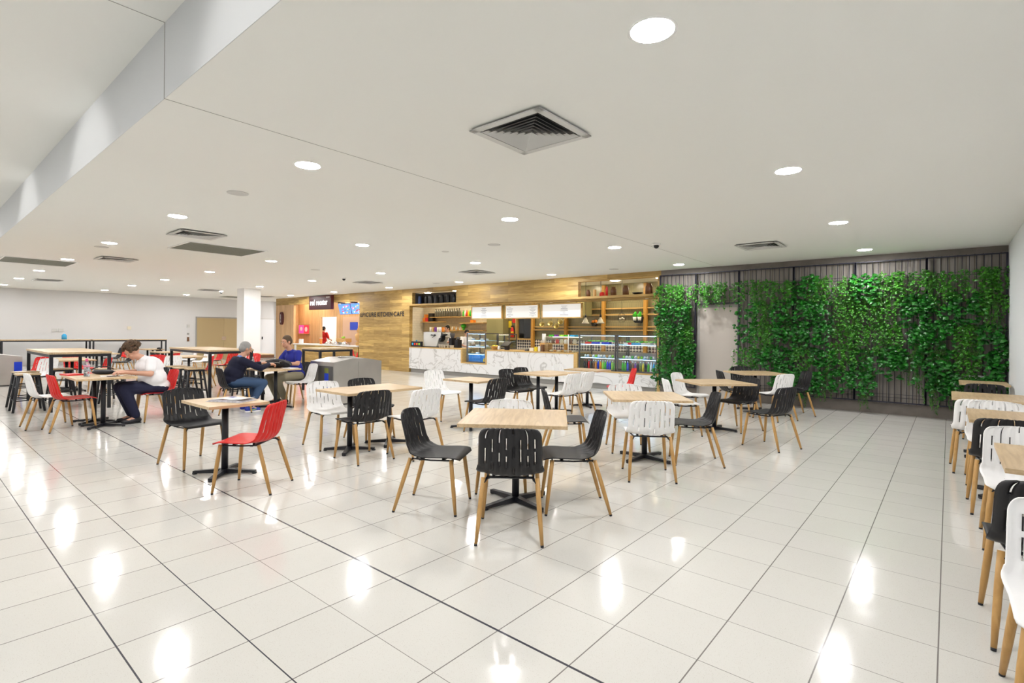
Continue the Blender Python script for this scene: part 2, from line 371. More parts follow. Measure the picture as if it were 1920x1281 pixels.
for i, (y, z, w_, h_, l, m) in enumerate([(4.13, 1.38, .16, .12, 'small double vent plate on white wall above the long bench, left one', M_lgrey), (4.33, 1.38, .16, .12, 'small double vent plate on white wall above the long bench, right one', M_lgrey), (6.62, 1.5, .14, .14, 'small beige square box on the white far wall', cm('cream')),
        (8.93, 1.62, .12, .14, 'pale call point with green dot beside the double doors', M_lgrey), (8.93, 1.0, .09, .2, 'small dark red switch plate low beside the double doors', cm('brown')), (8.93, 1.25, .08, .08, 'tiny grey switch between two plates beside the double doors', M_mgrey)]):
    tag(obj('wall_plate', MB().box((XL, y - w_/2, z - h_/2), (XL + .03, y + w_/2, z + h_/2)), m, bevel=.004), l, 'wall plate')

# column
struct('column', MB().box((-20.3, 8.2, 0), (-19.7, 8.8, H)), M_colw)

# ------------------------------------------------------------------ ceiling fittings
def lampbase():
    t = thing('downlight', '', 'ceiling light')
    obj('trim_ring', MB().lathe([(.108, .0), (.122, -.002), (.126, .001), (.126, .004), (.108, .004)], n=28), M_whitep, t)
    b = MB(); b.lathe([(.001, -.001), (.108, -.001), (.108, .0035), (.001, .0035)], n=28)
    obj('diffuser', b, M_lamp, t)
    return t
GX = [-1.16, -4.57, -8.02, -11.5, -15.0, -18.55, -22.03, -25.7]; GY = [2.46, 5.36, 8.25, 11.12]
colname = ['nearest right wall', 'second from right wall', 'third from right wall', 'fourth from right wall', 'fifth from right wall', 'sixth from right wall', 'seventh from right wall', 'nearest the left wall']
rown = ['nearest row', 'second row from camera', 'third row from camera', 'row along cafe front']
proto = lampbase(); first = True
for i, x in enumerate(GX):
    for k, y in enumerate(GY):
        if i == 7 and k == 3: continue
        lb = 'round ceiling downlight, %s, %s' % (rown[k], colname[i])
        if first: proto.location = (x, y, H); proto['label'] = lb; proto['group'] = 'round ceiling downlights'; first = False
        else: dup(proto, (x, y, H), 0, lb, 'round ceiling downlights')
# the same grid goes on over the part of the hall behind the camera, on the raised ceiling
for i, x in enumerate([-1.2, -4.6, -8.0, -11.5, -15.0, -18.5, -22.0, -25.7]):
    for y in (-1.2, -4.2):
        dup(proto, (x, y, HU), 0, 'round downlight on the raised ceiling behind the view', 'raised ceiling downlights')
for x in (-2.6, -6.1, -9.5, -13.0, -16.5):
    ld = bpy.data.lights.new('wall_washer_beam', 'SPOT'); ld.energy = 20; ld.spot_size = R(75); ld.spot_blend = .6; ld.shadow_soft_size = .05; ld.color = (1, .97, .93)
    lo = thing('wall_washer', 'small downlight washing the bulkhead', 'ceiling light', (x, -.25, HU), 0, 'bulkhead wall washers'); obj('trim_ring', MB().lathe([(.05, -.004), (.06, -.004), (.06, .002), (.05, .002)]), M_whitep, lo)
    l2 = bpy.data.objects.new('lamp', ld); COL.objects.link(l2); l2.parent = lo; l2.location = (0, 0, -.02); l2.rotation_euler = (R(62), 0, 0)

def diffuser_vent():
    t = thing('air_diffuser', '', 'ceiling vent')
    b = MB(); s = .33; q = .275
    for a in range(4):
        Mx = Matrix.Rotation(R(90*a), 4, 'Z')
        b.box((-s, -s, -.008), (s, -q, .002), Mx)
    obj('frame', b, M_lgrey, t)
    b = MB()
    for k in range(7):
        o_ = q - .012 - k * .037; i_ = o_ - .028
        if i_ < .004: i_ = .004
        za, zb = -.002 , .02
        for a in range(4):
            Mx = Matrix.Rotation(R(90*a), 4, 'Z')
            b.quad([Mx @ Vector(p) for p in ((-o_ , -o_, -.010 - k*.0012), (o_, -o_, -.010 - k*.0012), (i_, -i_, .012), (-i_, -i_, .012))])
    obj('louvres', b, M_lgrey, t)
    obj('duct_back', MB().box((-q, -q, .0155), (q, q, .0165)), cm('black'), t)
    return t
# recess in ceiling is faked by the depth of the fitting: fittings hang 20 mm proud
pv = diffuser_vent()
VL = [(-2.44, 3.1, 'large square ceiling air diffuser near the camera, showing black louvre gaps'), (-9.22, 3.1, 'square ceiling air diffuser just in front of the near return grille'), (-13.93, 3.1, 'square ceiling air diffuser between two grey return grilles'), (-2.47, 9.5, 'square ceiling air diffuser in front of the plant wall'),
      (-9.18, 9.5, 'square ceiling air diffuser in front of the cafe menu boards'), (-13.9, 9.5, 'square ceiling air diffuser in front of the lettered timber wall'), (-21.84, 3.1, 'small looking square air diffuser far left over the bench'), (-21.8, 7.8, 'square air diffuser in front of the white column'), (-23.65, 10.7, 'square air diffuser right of the white column near the kiosk')]
for i, (x, y, l) in enumerate(VL):
    if i == 0: pv.location = (x, y, H - .018); pv['label'] = l; pv['group'] = 'ceiling air diffusers'
    else: dup(pv, (x, y, H - .018), 0, l, 'ceiling air diffusers')
for x0, x1, y0, y1, l in [(-11.2, -10.1, 3.3, 4.6, 'large grey rectangular return air grille nearer the camera'), (-16.7, -15.4, 1.5, 2.7, 'grey rectangular return air grille at left edge of ceiling'), (-25.9, -24.8, 9.6, 10.6, 'dark slim return air grille seen beside the white column')]:
    t = thing('return_air_grille', l, 'ceiling vent', ((x0+x1)/2, (y0+y1)/2, H)); sx, sy = (x1-x0)/2, (y1-y0)/2
    b = MB(); b.box((-sx-.03, -sy-.03, -.012), (sx+.03, -sy, .001)).box((-sx-.03, sy, -.012), (sx+.03, sy+.03, .001)).box((-sx-.03, -sy, -.012), (-sx, sy, .001)).box((sx, -sy, -.012), (sx+.03, sy, .001))
    obj('frame', b, M_whitep, t); b = MB()
    nb = 40
    for k in range(nb):
        y = -sy + 2*sy*(k+.5)/nb; b.box((-sx, y-.010, -.008), (sx, y+.010, -.005))
    obj('slats', b, M_rgrille, t); obj('back', MB().box((-sx, -sy, -.004), (sx, sy, .0)), M_rgrille, t)
for x, y, r, l in [(-6.1, 2.46, .11, 'round grey ceiling speaker nearest the camera'), (-6.09, 6.73, .11, 'round grey ceiling speaker right of centre above the tables'), (-6.11, 11.0, .11, 'round grey ceiling speaker close to the cafe front'), (-12.15, 2.48, .11, 'round grey ceiling speaker left, beside a downlight'), (-12.19, 6.79, .11, 'round grey ceiling speaker in front of the kiosk sign'), (-7.36, 6.75, .07, 'small grey disc on ceiling beside the middle speaker'), (-12.4, 11.0, .11, 'round grey ceiling speaker above the coffee machine')]:
    t = thing('ceiling_speaker', l, 'ceiling speaker', (x, y, H)); obj('rim', MB().lathe([(r-.01, -.006), (r, -.006), (r, .001), (r-.01, .001)], n=24), M_lgrey, t); obj('grille', MB().lathe([(.001, -.004), (r-.01, -.004), (r-.01, .001), (.001, .001)], n=24), M_mgrey, t)
for x, y, l in [(-3.81, 8.31, 'small dome security camera on ceiling left of the plant wall'), (-13.32, 8.3, 'small dome security camera on ceiling in front of the kiosk'), (-22.3, 8.4, 'tiny dome security camera near the white column')]:
    t = thing('dome_camera', l, 'security camera', (x, y, H)); obj('base', MB().lathe([(.06, -.03), (.07, -.02), (.07, .001), (.02, .001)]), M_whitep, t); obj('dome', MB().lathe([(.001, -.085), (.025, -.078), (.042, -.06), (.045, -.03), (.001, -.03)]), cm('black', .1), t)
# ------------------------------------------------------------------ chairs
def shell_mesh():
    prof = [(.275, .428), (.262, .441), (.235, .449), (.17, .450), (.09, .444), (.01, .439), (-.06, .437), (-.11, .441), (-.15, .455), (-.180, .485), (-.199, .53), (-.212, .60), (-.226, .67), (-.240, .74), (-.252, .80)]
    # resample
    P = [Vector((0, y, z)) for y, z in prof]; D = [0]
    for a, b_ in zip(P, P[1:]): D.append(D[-1] + (b_ - a).length)
    def at(s):
        for i in range(len(P)-1):
            if s <= D[i+1] + 1e-9:
                t = (s - D[i]) / (D[i+1] - D[i]); p0 = P[max(i-1, 0)]; p1 = P[i]; p2 = P[i+1]; p3 = P[min(i+2, len(P)-1)]
                return .5*((2*p1) + (p2-p0)*t + (2*p0-5*p1+4*p2-p3)*t*t + (3*p1-p0-3*p2+p3)*t*t*t)
        return P[-1]
    Ltot = D[-1]; sb = D[7]                       # bend starts
    rows = [i/14*sb for i in range(14)] + [sb + (Ltot - sb)*i/34 for i in range(35)]
    us = []; ribs = 9; sw = .021
    cols = []
    for k in range(ribs):
        u0 = -1 + 2*k/ribs + (sw if k else 0); u1 = -1 + 2*(k+1)/ribs - (sw if k < ribs-1 else 0)
        for q in range(4): cols.append((u0 + (u1-u0)*q/3, k, q))
    bm = bmesh.new(); G = []
    slots = {0: [(-.02, .18), (.35, .60)], 1: [(.19, .39), (.55, .74)], 2: [(-.02, .23), (.38, .61)], 3: [(.16, .35), (.45, .63)], 4: [(-.02, .10), (.30, .48), (.62, .76)], 5: [(.19, .60)], 6: [(-.02, .34), (.45, .63)], 7: [(.19, .35), (.4, .6)]}
    for s in rows:
        p = at(s); e = .004; d = (at(min(s+e, Ltot)) - at(max(s-e, 0))).normalized(); nrm = Vector((0, d.z, -d.y)).normalized()
        if nrm.z < 0 and s < sb: nrm = -nrm
        if s >= sb and nrm.y < 0: nrm = -nrm
        tb = max(0, min(1, (s - sb*.8)/(D[9]-sb*.8)))
        W = .226 + .014*math.exp(-((s - sb*1.02)/.07)**2)
        if s > D[9]: W = .226 - .012*((s-D[9])/(Ltot-D[9]))
        te = Ltot - s; Rr = .075
        if te < Rr: W = W - Rr*.9 + .9*math.sqrt(max(0, Rr*Rr - (Rr-te)**2))
        if s < .05: W = W - .045 + .9*math.sqrt(max(0, .05**2 - (.05-s)**2))
        curv = .003 + .012*(min(s, sb)/sb) + .046*tb
        if s > D[9]: curv = .061 - .022*(s-D[9])/(Ltot-D[9])
        amp = .0085*tb
        row = []
        for (u, k, q) in cols:
            ph = q/3; rib = amp*(math.sin(math.pi*ph))
            # crown of the top edge
            top = -.018*u*u*max(0, (s - (Ltot-.12))/.12)
            x = u*W; pp = p + nrm*(curv*u*u - rib) + d*top
            row.append(bm.verts.new((x, pp.y, pp.z)))
        G.append((s, row))
    n = len(cols)
    for i in range(len(G)-1):
        s = (G[i][0]+G[i+1][0])/2; tfrac = (Ltot - s)/(Ltot - D[6])
        for c_ in range(n-1):
            k = cols[c_][1]; seam = cols[c_][2] == 3
            if seam and any(a <= tfrac <= bb for a, bb in slots[k]): continue
            f_ = bm.faces.new((G[i][1][c_], G[i][1][c_+1], G[i+1][1][c_+1], G[i+1][1][c_])); f_.smooth = True
    for v in [v for v in bm.verts if not v.link_faces]: bm.verts.remove(v)
    bmesh.ops.recalc_face_normals(bm, faces=bm.faces)
    me = bpy.data.meshes.new('seat_shell'); bm.to_mesh(me); bm.free()
    o = bpy.data.objects.new('tmp', me); COL.objects.link(o)
    md = o.modifiers.new('s', 'SOLIDIFY'); md.thickness = .0065; md.offset = 0; md.use_even_offset = False
    me2 = bake(o); me2.name = 'seat_shell'; return me2
SH = shell_mesh()
def leg_geo(sx, sy):
    top = Vector((sx*.188, .205 if sy > 0 else -.135, .432)); bot = Vector((sx*.226, .256 if sy > 0 else -.262, .0))
    return top, bot
def make_chair(name, color):
    t = thing('dining_chair', '', 'chair')
    me = SH.copy(); me.materials.clear(); me.materials.append({'black': M_shellB, 'white': M_shellW, 'red': M_shellR}[color])
    obj('seat_shell', me, None, t)
    for sx in (-1, 1):
        for sy in (1, -1):
            a, b_ = leg_geo(sx, sy); d = (b_ - a).normalized(); e = b_ - d*.014
            lg = obj('leg', MB().tube([a, a.lerp(e, .35), a.lerp(e, .7), e], [.0155, .0172, .0158, .0115], 14), M_legw, t)
            obj('foot_cap', MB().cyl(e, b_ + Vector((0, 0, .0)), .0118, .011, 10), M_black, lg)
    b = MB()
    for sx in (-1, 1):
        b.path([(sx*.172, .222, .424), (sx*.168, .03, .418), (sx*.160, -.128, .424)], .0065)
        b.cyl((sx*.172, .212, .424), (sx*.19, .216, .40), .009); b.cyl((sx*.160, -.12, .428), (sx*.186, -.15, .40), .009)
        b.cyl((sx*.12, .12, .418), (sx*.12, .12, .444), .012); b.cyl((sx*.12, -.06, .418), (sx*.12, -.06, .444), .012)
    b.cyl((-.172, .20, .421), (.172, .20, .421), .0065); b.cyl((-.16, -.10, .423), (.16, -.10, .423), .0065); b.box((-.16, .11, .412), (.16, .135, .420)); b.box((-.165, -.07, .412), (.165, -.045, .420))
    obj('under_frame', b, M_black, t)
    return t
PC = {}
def chair(color, x, y, rz, label, group):
    if color not in PC:
        c = make_chair('dining_chair', color); PC[color] = c; c.location = (x, y, 0); c.rotation_euler = (0, 0, R(rz)); c['label'] = label; c['group'] = group; return c
    return dup(PC[color], (x, y, 0), R(rz), label, group)
g1 = 'plastic shell chairs in the middle of the hall'; g2 = 'plastic shell chairs along the right wall'; g3 = 'plastic shell chairs at the left tables'; g4 = 'plastic shell chairs at the far left'
bk, wh, rd = 'black', 'white', 'red'
CH = [
 (bk,-3.29,2.91,-60,'black slotted shell chair left of the front centre table, seen from its side',g1),
 (bk,-2.43,2.89,38,'black slotted shell chair with back to camera at the front centre table',g1),
 (bk,-2.39,3.67,131,'black slotted shell chair right of the front centre table, facing left',g1),
 (wh,-3.16,3.69,-150,'white shell chair behind the front centre table facing the camera',g1),
 (bk,-3.44,5.03,-50,'black shell chair behind front centre table, only its seat corner and thin back showing',g1),
 (wh,-2.34,4.96,35,'white slotted shell chair with back to camera at the second centre table',g1),
 (bk,-2.19,5.86,121,'black shell chair right of the second centre table, in side view',g1),
 (wh,-3.08,5.93,-142,'white shell chair behind the second centre table, red chair above its back',g1),
 (wh,-3.01,7.42,-54,'white shell chair left of third centre table, the nearer of two',g1),
 (wh,-3.32,8.52,-92,'white slotted shell chair left of third centre table, the farther of two',g1),
 (bk,-2.44,8.29,160,'black ribbed shell chair just behind the third centre table, seat pointing left',g1),
 (bk,-1.75,7.31,69,'black ribbed shell chair standing alone right of the third centre table',g1),
 (wh,-2.28,9.75,62,'pale white shell chair in front of the plant wall at the fourth centre table',g1),
 (bk,-3.03,9.82,-55,'black shell chair left of the fourth centre table by the grey door',g1),
 (bk,-3.16,11.1,-143,'black slotted shell chair behind the fourth centre table against the plants',g1),
 (bk,-2.15,10.6,125,'black shell chair at the right of fourth centre table against plants',g1),
 (rd,-4.70,8.83,127,'red shell chair back in front of the marble counter base',g1),
 (bk,-6.27,2.09,-80,'black slotted shell chair left of the newspaper table',g1),
 (rd,-4.90,2.14,130,'bright red shell chair right of the newspaper table',g1),
 (wh,-6.0,3.55,-96,'white shell chair at the left of the double table behind the newspaper table',g1),
 (bk,-5.09,3.45,87,'black slotted shell chair in front of the double table, seat pointing left',g1),
 (bk,-6.03,4.17,-90,'black shell chair behind the double table, in front of the steel bin',g1),
 (wh,-4.81,3.97,87,'white shell chair right of the double table, behind front black chair',g1),
 (wh,-6.52,5.92,-91,'white shell chair left of the small table facing the steel bin side',g1),
 (bk,-5.14,5.57,90,'black slotted shell chair right of the small table, seen side on',g1),
 (bk,-5.86,7.06,-90,'black shell chair at the long table by the counter, nearer of the pair',g1),
 (bk,-5.97,7.60,-90,'black shell chair at the long table by the counter, farther of the pair',g1),
 (wh,-4.87,7.12,88,'white shell chair right of the long table, nearer of the pair',g1),
 (wh,-4.91,7.62,92,'white shell chair right of the long table, farther of the pair',g1),
 (wh,-6.11,9.05,-92,'white shell chair closest to the marble counter',g1),
 (wh,.32,11.60,180,'white shell chair at the far end of the right wall row against plants',g2),
 (bk,.39,10.02,0,'black shell chair in the right wall row, farthest black one',g2),
 (wh,.26,7.52,3,'white shell chair in the right wall row with its back to the camera',g2),
 (wh,.37,7.00,180,'white shell chair facing camera behind the second nearest wall table',g2),
 (bk,.37,5.93,2,'black shell chair between second and nearest wall tables, back to camera',g2),
 (wh,.42,5.03,180,'white shell chair facing camera behind the nearest wall table',g2),
 (bk,.38,3.55,3,'black shell chair with a seat corner sticking out, nearest black one at right edge',g2),
 (wh,.41,2.80,180,'white shell chair nearest the camera, cut by the right picture edge',g2),
 (wh,-10.19,1.45,1,'white shell chair at the far left of the bottle table',g3),
 (rd,-9.70,1.63,2,'red shell chair facing right at the bottle table',g3),
 (rd,-9.71,2.74,180,'red shell chair under the seated woman',g3),
 (bk,-10.3,2.78,178,'black shell chair beside the woman at the bottle table',g3),
 (bk,-9.62,3.82,-8,'dark grey black shell chair under the grey haired man',g3),
 (bk,-10.24,5.32,180,'black shell chair under the man in blue shirt',g3),
 (wh,-9.66,5.14,172,'empty white shell chair beside the man in blue',g3),
 (rd,-17.0,3.0,-60,'red shell chair behind the left high table, leftmost of the far red ones',g4),
 (rd,-14.7,2.95,150,'red shell chair between high table and the seated woman',g4),
 (bk,-19.5,4.55,180,'black shell chair far left, left of two behind the woman',g4),
 (bk,-22.2,4.9,180,'black shell chair in front of the long wall bench behind the woman',g4),
 (rd,-22.9,5.5,-90,'red shell chair in front of the wall bench just left of the woman head',g4),
 (wh,-14.58,4.3,-140,'white slotted shell chair right behind the seated woman',g4),
 (rd,-15.45,4.2,-140,'red shell chair peeking over a white chair behind the woman',g4),
 (rd,-21.6,6.5,-170,'red shell chair far back with a small dark item, near the double doors',g4),
 (rd,-16.0,6.2,120,'red shell chair just left of the grey haired man head',g4),
 (rd,-14.9,6.35,-150,'red slotted shell chair seen between the two seated men',g4),
 (wh,-14.79,2.0,-140,'white shell chair framed by left high table legs',g4),
 (rd,-15.7,2.05,-140,'red shell chair whose top shows above the white one at far left',g4),
 (wh,-19.2,6.25,170,'white shell chair seen through the middle high table, left one',g4),
 (wh,-18.3,6.4,-160,'white slotted shell chair seen through the middle high table, right one',g4),
 (rd,-18.8,6.9,180,'red shell chair between two white ones under the middle high table',g4),
 (bk,-21.7,5.9,180,'black shell chair beside the end of the long wall bench',g4),
 (rd,-14.4,5.0,150,'red shell chair seen at the right leg of the middle high table',g4),
 (bk,-17.2,4.9,0,'black shell chair behind the woman at the dark backed far table',g4),
]
for c in CH: chair(*c)

# ------------------------------------------------------------------ tables
def pedestal(b, x, y, r, rot, ztop):
    b.cyl((x, y, .03), (x, y, ztop), .031, n=18)
    b.box((x-.12, y-.12, ztop-.012), (x+.12, y+.12, ztop))
def cafe_table(x, y, rz, sx, sy, label, group, bases, arm=.31, grain='Y', z=.735):
    t = thing('cafe_table', label, 'table', (x, y, 0), R(rz), group)
    obj('tabletop', MB().box((-sx/2, -sy/2, z-.027), (sx/2, sy/2, z)), M_top if grain == 'Y' else M_topx, t, bevel=.003)
    for (bx, by) in bases:
        obj('pedestal', MB().cyl((bx, by, .03), (bx, by, z-.037), .031, n=20).box((bx-.13, by-.13, z-.037), (bx+.13, by+.13, z-.0272)), M_black, t)
        for a in range(4):
            Mx = Matrix.Translation((bx, by, 0)) @ Matrix.Rotation(R(45+90*a), 4, 'Z')
            bm_ = MB()
            v = [(.0, -.026, .012), (.0, .026, .012), (.0, .026, .058), (.0, -.026, .058), (arm-.01, -.02, .012), (arm-.01, .02, .012), (arm-.01, .02, .034), (arm-.01, -.02, .034)]
            vv = [bm_.bm.verts.new(Mx @ Vector(p)) for p in v]
            for q in ((0,1,2,3),(4,7,6,5),(0,4,5,1),(3,2,6,7),(0,3,7,4),(1,5,6,2)): bm_.bm.faces.new([vv[i] for i in q])
            ar = obj('base_arm', bm_, M_black, t, bevel=.004)
            q = Mx @ Vector((arm-.022, 0, 0)); obj('glide', MB().lathe([(.02, 0), (.024, .006), (.022, .014), (.012, .016)], (q.x, q.y, 0), 12), M_black, ar)
    return t
gt = 'square oak topped pedestal tables'
cafe_table(-2.83, 3.43, 35, .86, .86, 'front centre square oak topped table on black pedestal, largest in view', gt, [(0, 0)], .34)
cafe_table(-2.70, 5.62, 37, .86, .86, 'second centre oak topped table, behind the front one to its right', gt, [(0, 0)], .34)
cafe_table(-2.73, 8.05, 47, .86, .86, 'third centre oak topped table, before the white and black chairs by the grey door', gt, [(0, 0)], .34)
cafe_table(-2.83, 10.6, 42, .86, .86, 'fourth centre oak topped table, nearest the plant wall', gt, [(0, 0)], .34)
cafe_table(-5.58, 2.15, 0, .72, .56, 'small oak topped table with a newspaper on it', gt, [(0, 0)])
cafe_table(-5.57, 3.86, 0, .72, 1.08, 'double oak topped table behind the newspaper table', gt, [(0, -.29), (0, .29)])
cafe_table(-5.56, 5.70, 0, .74, .58, 'small oak topped table between white and black chairs left of centre', gt, [(0, -.05)])
cafe_table(-5.53, 7.58, 0, .76, 1.0, 'double oak topped table with black pair left, white pair right', gt, [(0, -.28), (0, .28)])
cafe_table(-5.50, 8.88, 0, .76, .54, 'small oak topped table closest to the marble counter', gt, [(0, 0)])
cafe_table(-9.88, 2.0, 0, 1.08, .72, 'oak topped table with bottle where the woman sits', gt, [(-.27, 0), (.27, 0)], grain='X')
cafe_table(-9.92, 4.60, 0, 1.08, .72, 'oak topped table with a black bag between the two men', gt, [(-.27, 0), (.27, 0)], grain='X')
gw = 'narrow oak topped tables along the right wall'
cafe_table(.49, 4.36, 0, .50, .90, 'nearest oak topped table on the right wall', gw, [(0, 0)], .3)
cafe_table(.43, 6.48, 0, .58, .94, 'second nearest oak topped table on the right wall', gw, [(0, 0)], .3)
cafe_table(.37, 8.48, 0, .68, .98, 'third nearest oak topped table on the right wall', gw, [(0, 0)], .3)
cafe_table(.42, 11.03, 0, .58, .80, 'farthest oak topped table on the right wall beside plants', gw, [(0, 0)], .3)
gf = 'oak topped tables at the far left'
for x, y, sx, sy, l in [(-15.85, 2.65, 1.5, .72, 'far oak topped table seen through the left high table'), (-15.8, 5.05, 1.1, .72, 'far oak topped table left of the white chair behind the woman'), (-19.25, 3.9, 1.3, .72, 'far oak topped table with dark chairs behind it, above the bottle'), (-19.2, 5.6, 1.1, .6, 'far oak topped table seen through the middle high table'), (-16.3, 7.1, 1.1, .72, 'far oak topped table behind the red chairs between the men'), (-22.3, 6.0, 1.1, .6, 'far oak topped table near the end of the wall bench')]:
    cafe_table(x, y, 0, sx, sy, l, gf, [(-.3, 0), (.3, 0)], grain='X')

def high_table(x0, x1, y0, y1, z, label, cat='high table', name='high_table', group=None):
    t = thing(name, label, cat, ((x0+x1)/2, (y0+y1)/2, 0), 0, group); sx, sy = (x1-x0)/2, (y1-y0)/2; q = .025
    obj('tabletop', MB().box((-sx, -sy, z-.035), (sx, sy, z)), M_topx, t, bevel=.003)
    b = MB(); b.box((-sx+.01, -sy+.01, z-.085), (sx-.01, -sy+.05, z-.036)).box((-sx+.01, sy-.05, z-.085), (sx-.01, sy-.01, z-.036)).box((-sx+.01, -sy+.05, z-.085), (-sx+.05, sy-.05, z-.036)).box((sx-.05, -sy+.05, z-.085), (sx-.01, sy-.05, z-.036))
    obj('apron_frame', b, M_black, t)
    for ax in (-1, 1):
        for ay in (-1, 1):
            cx, cy = ax*(sx-.035), ay*(sy-.035); obj('leg', MB().box((cx-q, cy-q, 0), (cx+q, cy+q, z-.0855)), M_black, t)
    return t
high_table(-14.2, -11.8, 1.70, 2.58, 1.035, 'high oak topped bar table on black legs at left', group='high bar tables')
high_table(-14.0, -11.62, 4.15, 5.05, 1.035, 'high oak topped bar table in front of the double doors', group='high bar tables')
high_table(-12.15, -11.3, 6.42, 7.32, 1.035, 'high oak topped bar table in front of the kiosk counter', group='high bar tables')
for i, (y0, y1, l) in enumerate([(7.72-2.6, 7.72, 'right section of the long high wall bench by the double doors'), (7.72-5.25, 7.72-2.65, 'middle section of the long high wall bench with a blue bottle on it'), (7.72-7.9, 7.72-5.3, 'left section of the long high wall bench cut by picture edge')]):
    high_table(-27.0, -26.35, y0, y1, 1.02, l, 'high bench', 'wall_bench', 'sections of the high bench on far wall')
# stools
def make_stool():
    t = thing('bar_stool', '', 'stool'); z = .655
    obj('seat', MB().box((-.16, -.16, z-.022), (.16, .16, z)), M_topx, t, bevel=.004)
    obj('seat_rim', MB().box((-.15, -.15, z-.055), (.15, .15, z-.023)), M_black, t, bevel=.004)
    for ax in (-1, 1):
        for ay in (-1, 1): obj('leg', MB().cyl((ax*.13, ay*.13, z-.05), (ax*.205, ay*.205, 0), .024, .018, 8), M_black, t)
    for zz in (.2, .42):
        b = MB(); k = .13 + (.205-.13)*(1-zz/(z-.05)); c = [(-k, -k, zz), (k, -k, zz), (k, k, zz), (-k, k, zz), (-k, -k, zz)]; b.path(c, .009, 6); obj('cross_brace', b, M_black, t)
    return t
ps = make_stool()
ST = [(-13.0, 1.55, 8, 'black metal bar stool with oak seat at the outer left end of left high table'), (-12.35, 1.50, 0, 'black metal bar stool with oak seat in front of the left high table'), (-13.05, 2.75, 4, 'black bar stool behind left high table, left one'), (-12.3, 2.72, -5, 'black bar stool behind left high table, right one'), (-13.55, 2.14, 0, 'black bar stool tucked under the left high table at its left'),
      (-13.0, 3.98, 0, 'black bar stool in front of the middle high table, left one'), (-12.4, 3.95, 6, 'black bar stool in front of middle high table, centre one'), (-11.95, 4.0, -6, 'black bar stool in front of the middle high table, right one'), (-12.9, 5.2, 0, 'black bar stool behind the middle high table, left one'), (-12.1, 5.2, 5, 'black bar stool behind the middle high table, right one'), (-11.35, 4.62, 0, 'black bar stool at the right end of the middle high table')]
for i, (x, y, r, l) in enumerate(ST):
    if i == 0: ps.location = (x, y, 0); ps.rotation_euler = (0, 0, R(r)); ps['label'] = l; ps['group'] = 'black metal bar stools'
    else: dup(ps, (x, y, 0), R(r), l, 'black metal bar stools')
# ------------------------------------------------------------------ green wall
g = obj('door_3', MB().box((-4.44, YW - .02, 0), (-4.38, YW + .01, 2.12)).box((-3.56, YW - .02, 0), (-3.52, YW + .01, 2.12)).box((-4.38, YW - .02, 2.06), (-3.56, YW + .01, 2.12)), M_mgrey); g['kind'] = 'structure'
obj('door_leaf', MB().box((-4.38, YW - .012, .005), (-3.56, YW + .009, 2.06)), M_door, g)
obj('door_handle', MB().box((-3.66, YW - .05, .98), (-3.62, YW - .012, 1.12)), M_steel2, g)
BX = [-5.325, -4.46, -3.51, -2.44, -1.38, -.31, .735]
bayn = ['leftmost', 'second from left, over the grey door', 'third from left', 'fourth from left', 'second from right', 'rightmost']
rng = random.Random(5)
for i in range(6):
    x0, x1 = BX[i], BX[i+1]; zb = .22 if i != 1 else 2.14; y = YW - .07
    t = thing('trellis_panel', 'black steel mesh panel of the plant wall, ' + bayn[i], 'trellis', ((x0+x1)/2, y, 0), 0, 'mesh panels of the plant wall'); s = (x1-x0)/2 - .004
    b = MB()
    for a in (-1, 1): b.box((a*s - .014, -.02, zb), (a*s + .014, .02, 2.86))
    b.box((-s + .012, -.02, 2.84), (s - .012, .02, 2.86)); b.box((-s + .012, -.02, zb), (s - .012, .02, zb + .02))
    obj('frame', b, M_frame, t); b = MB(); n = round(2*s/.092)
    for k in range(1, n): b.cyl((-s + 2*s*k/n, 0, zb), (-s + 2*s*k/n, 0, 2.85), .0052, n=5)
    z = zb + .1
    for z in ([.32, .38, .9, 1.4, 1.95, 2.52, 2.57] if i != 1 else [2.2, 2.52]): b.cyl((-s, -.005, z), (s, -.005, z), .0035, n=5)
    obj('wire_grid', b, M_frame, t)
    b = MB()
    for zz in (2.6, .45) if i != 1 else (2.6,): b.box((-s, .02, zz), (-s + .02, .07, zz + .02)).box((s - .02, .02, zz), (s, .07, zz + .02))
    obj('wall_bracket', b, M_frame, t)
M_leafA = leaf_mat('heart_leaves', (.003, .05, .005), (.018, .21, .012)); M_leafB = leaf_mat('light_leaves', (.012, .10, .004), (.06, .29, .012)); M_leafC = leaf_mat('fern_strands', (.016, .09, .004), (.065, .22, .012))
def leaf(bm, c, d, up, L, W):
    """small folded heart shaped leaf starting at c pointing along d"""
    s_ = d.cross(up)
    if s_.length < 1e-4: s_ = Vector((1, 0, 0))
    s_.normalize(); u = s_.cross(d).normalized()
    P = [c, c + d*L*.25 + s_*W*.5 - u*W*.12, c + d*L*.62 + s_*W*.40 - u*W*.12, c + d*L - u*L*.15, c + d*L*.62 - s_*W*.40 - u*W*.12, c + d*L*.25 - s_*W*.5 - u*W*.12, c + d*L*.5 + u*W*.04]
    v = [bm.verts.new(p) for p in P]
    for q in ((0,1,6), (1,2,6), (2,3,6), (3,4,6), (4,5,6), (5,0,6)): bm.faces.new([v[i] for i in q])
